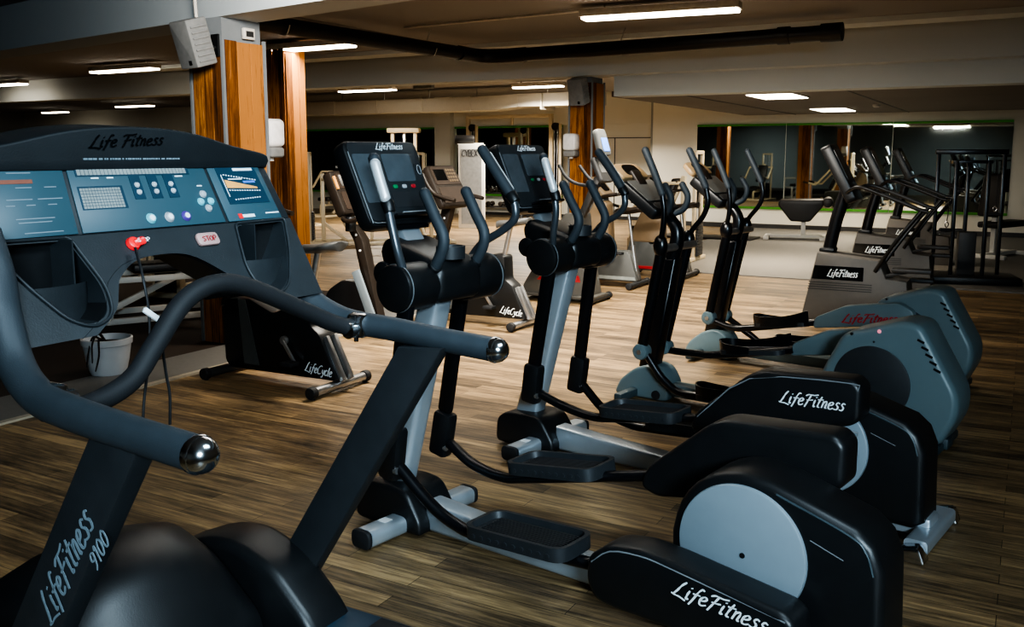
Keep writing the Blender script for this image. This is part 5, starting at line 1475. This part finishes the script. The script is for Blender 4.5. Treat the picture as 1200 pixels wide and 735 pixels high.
seat_machine('cream frame machine right of the dispenser pillar, behind the warm grey bikes', (-5.0, 13.3, 0.012), radians(180))
# low cream leg machine seen through the treadmill arch
t = thing('leg_machine', 'low cream frame machine seen through the arch of the treadmill console', 'strength machine', (-7.3, 6.1, 0.010), radians(62))
for y in (-0.3, 0.3):
    beam_part([(-0.6, y, 0.04), (0.6, y, 0.04)], 'base_rail', t, m='white')
    beam_part([(-0.55, y, 0.05), (-0.45, y, 0.75)], 'upright', t, m='white')
    beam_part([(0.5, y, 0.05), (0.5, y, 0.42)], 'short_post', t, m='white')
    beam_part([(-0.5, y, 0.42), (0.5, y, 0.42)], 'side_rail', t, m='white')
for x in (-0.58, 0.58):
    beam_part([(x, -0.3, 0.04), (x, 0.3, 0.04)], 'cross_rail', t, m='white')
beam_part([(-0.45, -0.3, 0.74), (-0.45, 0.3, 0.74)], 'top_rail', t, m='white')
beam_part([(-0.5, 0.0, 0.1), (0.2, 0.0, 0.42)], 'diagonal_strut', t, m='white')
pad_part((0.1, 0, 0.50), (0.8, 0.34, 0.09), 'seat_pad', t)
# cable machine with a tall frame
t = thing('cable_machine', 'tall cream cable crossover frame in front of the recess mirror', 'cable machine', (-11.1, 19.7, 0), 0)
for x in (-1.15, 1.15):
    p = beam_part([(x, 0, 0.0), (x, 0, 2.5)], 'column', t, 0.09, 0.09)
    beam_part([(x + 0.24, 0, 0.0), (x + 0.24, 0, 2.3)], 'column', t, 0.06, 0.06)
    beam_part([(x - 0.05, 0, 0.04), (x + 0.3, 0, 0.04)], 'foot', t, 0.3, 0.06)
    MB().cyl((x + 0.12, -0.05, 2.24), (x + 0.12, 0.05, 2.24), 0.09, n=20).build('pulley', M['pad'], t)
    w = MB()
    for i in range(14):
        w.box(x + 0.05, x + 0.20, -0.10, 0.10, 0.1 + i * 0.045, 0.14 + i * 0.045, 0.004)
    w.build('weight_stack', M['stepdark'], t)
    for dx in (0.09, 0.16):
        MB().cyl((x + dx, 0, 0.06), (x + dx, 0, 2.25), 0.011, n=8).build('guide_rod', M['steelrim'], t)
beam_part([(-1.2, 0, 2.5), (1.2, 0, 2.5)], 'top_beam', t, 0.08, 0.08)
beam_part([(0.1, 0, 2.5), (0.1, 0, 2.3)], 'hanger', t, 0.08, 0.05)
# white weight tower with lettering
t = thing('weight_tower', 'white boxed weight tower with dark lettering and a black roll on top', 'weight tower', (-10.55, 17.1, 0), radians(28))
b = MB().box(-0.28, 0.28, -0.2, 0.2, 0.0, 1.80, 0.02).build('tower_case', M['white'], t)
MB().box(-0.22, 0.22, -0.206, -0.198, 0.1, 1.70).build('front_panel', M['speaker'], b)
MB().box(-0.31, 0.25, -0.06, 0.06, 1.80, 1.83).build('top_plate', M['white'], b)
MB().cyl((-0.36, 0, 1.90), (0.06, 0, 1.90), 0.10, n=24, bev=0.02).build('foam_roll', M['pad'], t)
lettering('CYBEX', (-0.20, -0.207, 1.55), (1, 0, 0), (0, 0, 1), 0.13, 0.34, pen=0.16, slant=0.0, smooth=2).build('logo', M['stepdark'], b)
# cream lat machine seen over the nearest elliptical console
t = thing('lat_machine', 'cream lat pulldown with a wide top bar, above the nearest elliptical console', 'strength machine', (-13.2, 18.3, 0), radians(20))
for x in (-0.28, 0.28):
    beam_part([(x, 0, 0), (x, 0, 2.1)], 'upright', t, 0.08, 0.08)
MB().box(-0.40, 0.40, -0.12, 0.12, 2.1, 2.22, 0.03).build('top_housing', M['cream'], t)
beam_part([(0, 0.05, 0.05), (0, 0.05, 2.1)], 'guide_column', t, 0.12, 0.06, 'steelrim')
beam_part([(-0.4, -0.5, 0.04), (-0.4, 0.3, 0.04)], 'base_rail', t)
beam_part([(0.4, -0.5, 0.04), (0.4, 0.3, 0.04)], 'base_rail', t)
beam_part([(-0.4, 0.0, 0.04), (0.4, 0.0, 0.04)], 'base_rail', t)
pad_part((0, -0.4, 0.5), (0.36, 0.36, 0.09), 'seat_pad', t)
beam_part([(0, -0.4, 0.04), (0, -0.4, 0.46)], 'seat_post', t)
beam_part([(0, -0.5, 0.06), (0, 0.0, 0.06)], 'seat_rail', t)
# dumbbell rack under the recess mirror
t = thing('dumbbell_rack', 'dark low dumbbell rack under the recess mirror, left of the white wall panels', 'rack', (-11.9, 20.35, 0), 0)
for x in (-0.9, 0.9):
    beam_part([(x, -0.2, 0.0), (x, 0.15, 0.75)], 'side_frame', t, 0.06, 0.06, 'stepdark')
    beam_part([(x, 0.15, 0.0), (x, 0.15, 0.75)], 'back_leg', t, 0.06, 0.06, 'stepdark')
for z, y in ((0.28, -0.08), (0.62, 0.08)):
    MB().bar((-0.95, y, z), (0.95, y, z), 0.22, 0.03).build('shelf', M['stepdark'], t)
db = None
for k in range(10):
    z, y = ((0.295, -0.08), (0.635, 0.08))[k % 2]
    x = -0.78 + (k // 2) * 0.36
    lab = 'round headed dumbbell on the low rack under the recess mirror'
    if db is None:
        db = thing('dumbbell', lab, 'dumbbell', (-11.9 + x, 20.35 + y, z + 0.06), 0, 'dumbbells on the low rack')
        MB().cyl((0, -0.09, 0), (0, 0.09, 0), 0.014, n=10).build('handle', M['steelrim'], db)
        for s in (-1, 1):
            MB().cyl((0, s * 0.07, 0), (0, s * 0.14, 0), 0.06, n=14, bev=0.01).build('head', M['brownblk'], db)
    else:
        copy_thing(db, (-11.9 + x, 20.35 + y, z + 0.06), 0, lab)
# black padded bench on a white base by the mirrors
t = thing('padded_bench', 'black padded bench on a white T-shaped base below the middle mirrors', 'bench', (-3.75, 17.7, 0.012), radians(10))
beam_part([(-0.55, -0.35, 0.03), (-0.55, 0.35, 0.03)], 'base_foot', t, 0.10, 0.06, 'white')
beam_part([(0.45, -0.3, 0.03), (0.45, 0.3, 0.03)], 'base_foot', t, 0.10, 0.06, 'white')
beam_part([(-0.55, 0, 0.05), (0.45, 0, 0.05)], 'base_rail', t, 0.08, 0.06, 'white')
beam_part([(0.1, 0, 0.06), (0.1, 0, 0.34)], 'stem', t, 0.08, 0.08, 'white')
MB().prism(rp([(-0.12, 0.34), (0.22, 0.34), (0.46, 0.66), (0.44, 0.76), (-0.34, 0.74), (-0.36, 0.64)], 0.04), -0.24, 0.24, 0.03, 3).build('bench_pad', M['pad'], t)
MB().cyl((0.52, -0.3, 0.70), (0.52, 0.3, 0.70), 0.09, n=20, bev=0.02).build('ankle_roll', M['pad'], t)
# exercise mats on the grey matting
tag(MB().box(-0.9, 0.9, -0.35, 0.35, 0, 0.03, 0.01).build('exercise_mat', M['pad']), 'black exercise mat lying on the grey matting near the corner mirror', 'mat').location = (-5.3, 17.2, 0.012)
# dark rack and bench in the dim right part
t = thing('cable_tower', 'black cable tower of thin uprights on a dark base, in the dim area at right', 'cable machine', (-0.60, 12.7, 0.012), radians(12))
for x, y in ((-0.40, 0.1), (-0.22, -0.12), (-0.05, 0.12), (0.14, -0.1), (0.34, 0.1)):
    beam_part([(x, y, 0.05), (x, y, 1.62 if abs(x) > 0.3 else 1.5)], 'upright', t, 0.045, 0.045, 'blackpaint')
beam_part([(-0.44, 0.1, 1.60), (0.38, 0.1, 1.60)], 'top_beam', t, 0.06, 0.06, 'blackpaint')
beam_part([(-0.26, -0.12, 1.48), (0.18, -0.1, 1.48)], 'cross_bar', t, 0.04, 0.04, 'blackpaint')
MB().box(-0.62, 0.55, -0.32, 0.32, 0.0, 0.09, 0.02).build('base_plate', M['black'], t)
MB().box(-0.14, 0.06, -0.08, 0.08, 0.09, 0.62, 0.01).build('weight_stack', M['stepdark'], t)
for x, z0 in ((-0.30, 0.75), (0.22, 0.95)):
    MB().tube([(x, -0.16, 1.5), (x + 0.01, -0.17, z0 + 0.2), (x, -0.17, z0)], 0.006, n=8).build('cable', M['cordm'], t)
    MB().tube([(x, -0.17, z0), (x + 0.02, -0.17, z0 - 0.03), (x, -0.17, z0 - 0.07), (x - 0.02, -0.17, z0 - 0.03), (x, -0.17, z0)], 0.007, n=8).build('snap_hook', M['chrome'], t)
    MB().cyl((x - 0.07, -0.17, z0 - 0.10), (x + 0.07, -0.17, z0 - 0.10), 0.018, n=12).build('pull_handle', M['rubber'], t)
t = thing('flat_bench', 'black bench on a white base in the dark right corner, near the mirror end', 'bench', (-0.35, 16.2, 0.012), radians(-25))
beam_part([(-0.35, 0.5, 0.03), (0.35, 0.5, 0.03)], 'base_foot', t, 0.09, 0.06, 'white')
beam_part([(-0.35, -0.5, 0.03), (0.35, -0.5, 0.03)], 'base_foot', t, 0.09, 0.06, 'white')
beam_part([(0, -0.5, 0.04), (0, 0.5, 0.04)], 'base_rail', t, 0.08, 0.06, 'white')
beam_part([(0, -0.2, 0.05), (0, -0.2, 0.75)], 'stem', t, 0.07, 0.07, 'white')
pad_part((0, 0.1, 0.50), (0.34, 1.0, 0.09), 'bench_pad', t)
pad_part((0, -0.32, 0.95), (0.34, 0.09, 0.65), 'back_pad', t, (radians(-12), 0, 0))
t = thing('pulldown_machine', 'black machine frame with seat at the far right edge of the picture', 'strength machine', (0.95, 17.8, 0.012), 0)
for x in (-0.4, 0.4):
    beam_part([(x, 0, 0), (x, 0, 1.9)], 'upright', t, 0.07, 0.07, 'blackpaint')
beam_part([(-0.4, 0, 1.9), (0.4, 0, 1.9)], 'top_beam', t, 0.07, 0.07, 'blackpaint')
beam_part([(-0.4, 0, 0.05), (0.4, 0, 0.05)], 'base_beam', t, 0.07, 0.07, 'blackpaint')
beam_part([(0, 0, 0.05), (0, -0.8, 0.05), (0, -0.8, 0.5)], 'seat_frame', t, 0.06, 0.06, 'blackpaint')
pad_part((0, -0.8, 0.52), (0.36, 0.4, 0.09), 'seat_pad', t)
MB().cyl((-0.1, 0, 0.05), (-0.1, 0, 1.88), 0.012, n=10).build('guide_rod', M['steelrim'], t)
MB().cyl((0.1, 0, 0.05), (0.1, 0, 1.88), 0.012, n=10).build('guide_rod', M['steelrim'], t)
MB().box(-0.2, 0.2, -0.08, 0.08, 0.09, 0.70, 0.01).build('weight_stack', M['stepdark'], t)

# ------------------------------------------------------------------ light
w = bpy.data.worlds.new('world')
scene.world = w
w.use_nodes = True
w.node_tree.nodes['Background'].inputs[0].default_value = (0.5, 0.6, 0.75, 1)
w.node_tree.nodes['Background'].inputs[1].default_value = 0.02
# warm ceiling lamp over the open floor, above the top of the picture
area((-3.8, 6.2, 2.95), 1.6, 0.2, 42, WARM, spread=radians(92))
# unseen cool fill lamps, added to light the front row
def aim(o, p):
    o.rotation_euler = (Vector(p) - o.location).to_track_quat('-Z', 'Y').to_euler()
aim(area((0.15, 1.7, 3.0), 1.2, 0.7, 15, (0.68, 0.87, 1.0), spread=radians(96)), (-1.9, 2.2, 1.0))
aim(area((2.3, -1.9, 2.6), 1.6, 0.8, 58, (0.66, 0.86, 1.0), spread=radians(80)), (-1.6, 3.6, 0.8))
aim(area((-3.0, -1.6, 3.05), 1.6, 0.25, 9, (0.75, 0.9, 1.0), spread=radians(110)), (-3.0, -4.0, 0.0))  # added behind the camera to lift the room seen in the mirrors
aim(area((-11.0, -2.0, 3.05), 1.6, 0.25, 13, (0.85, 0.95, 1.0), spread=radians(120)), (-11.0, -4.0, 0.0))  # second added lamp, brightens the left rear for the mirrors
# unseen warm lamp added to brighten the beams, pillars and far walls
aim(area((-2.6, 3.2, 2.85), 1.2, 0.3, 75, (1.0, 0.94, 0.85), spread=radians(95)), (-6.0, 13.0, 2.2))
scene.view_settings.view_transform = 'AgX'
scene.view_settings.look = 'AgX - High Contrast'
scene.view_settings.exposure = 1.15
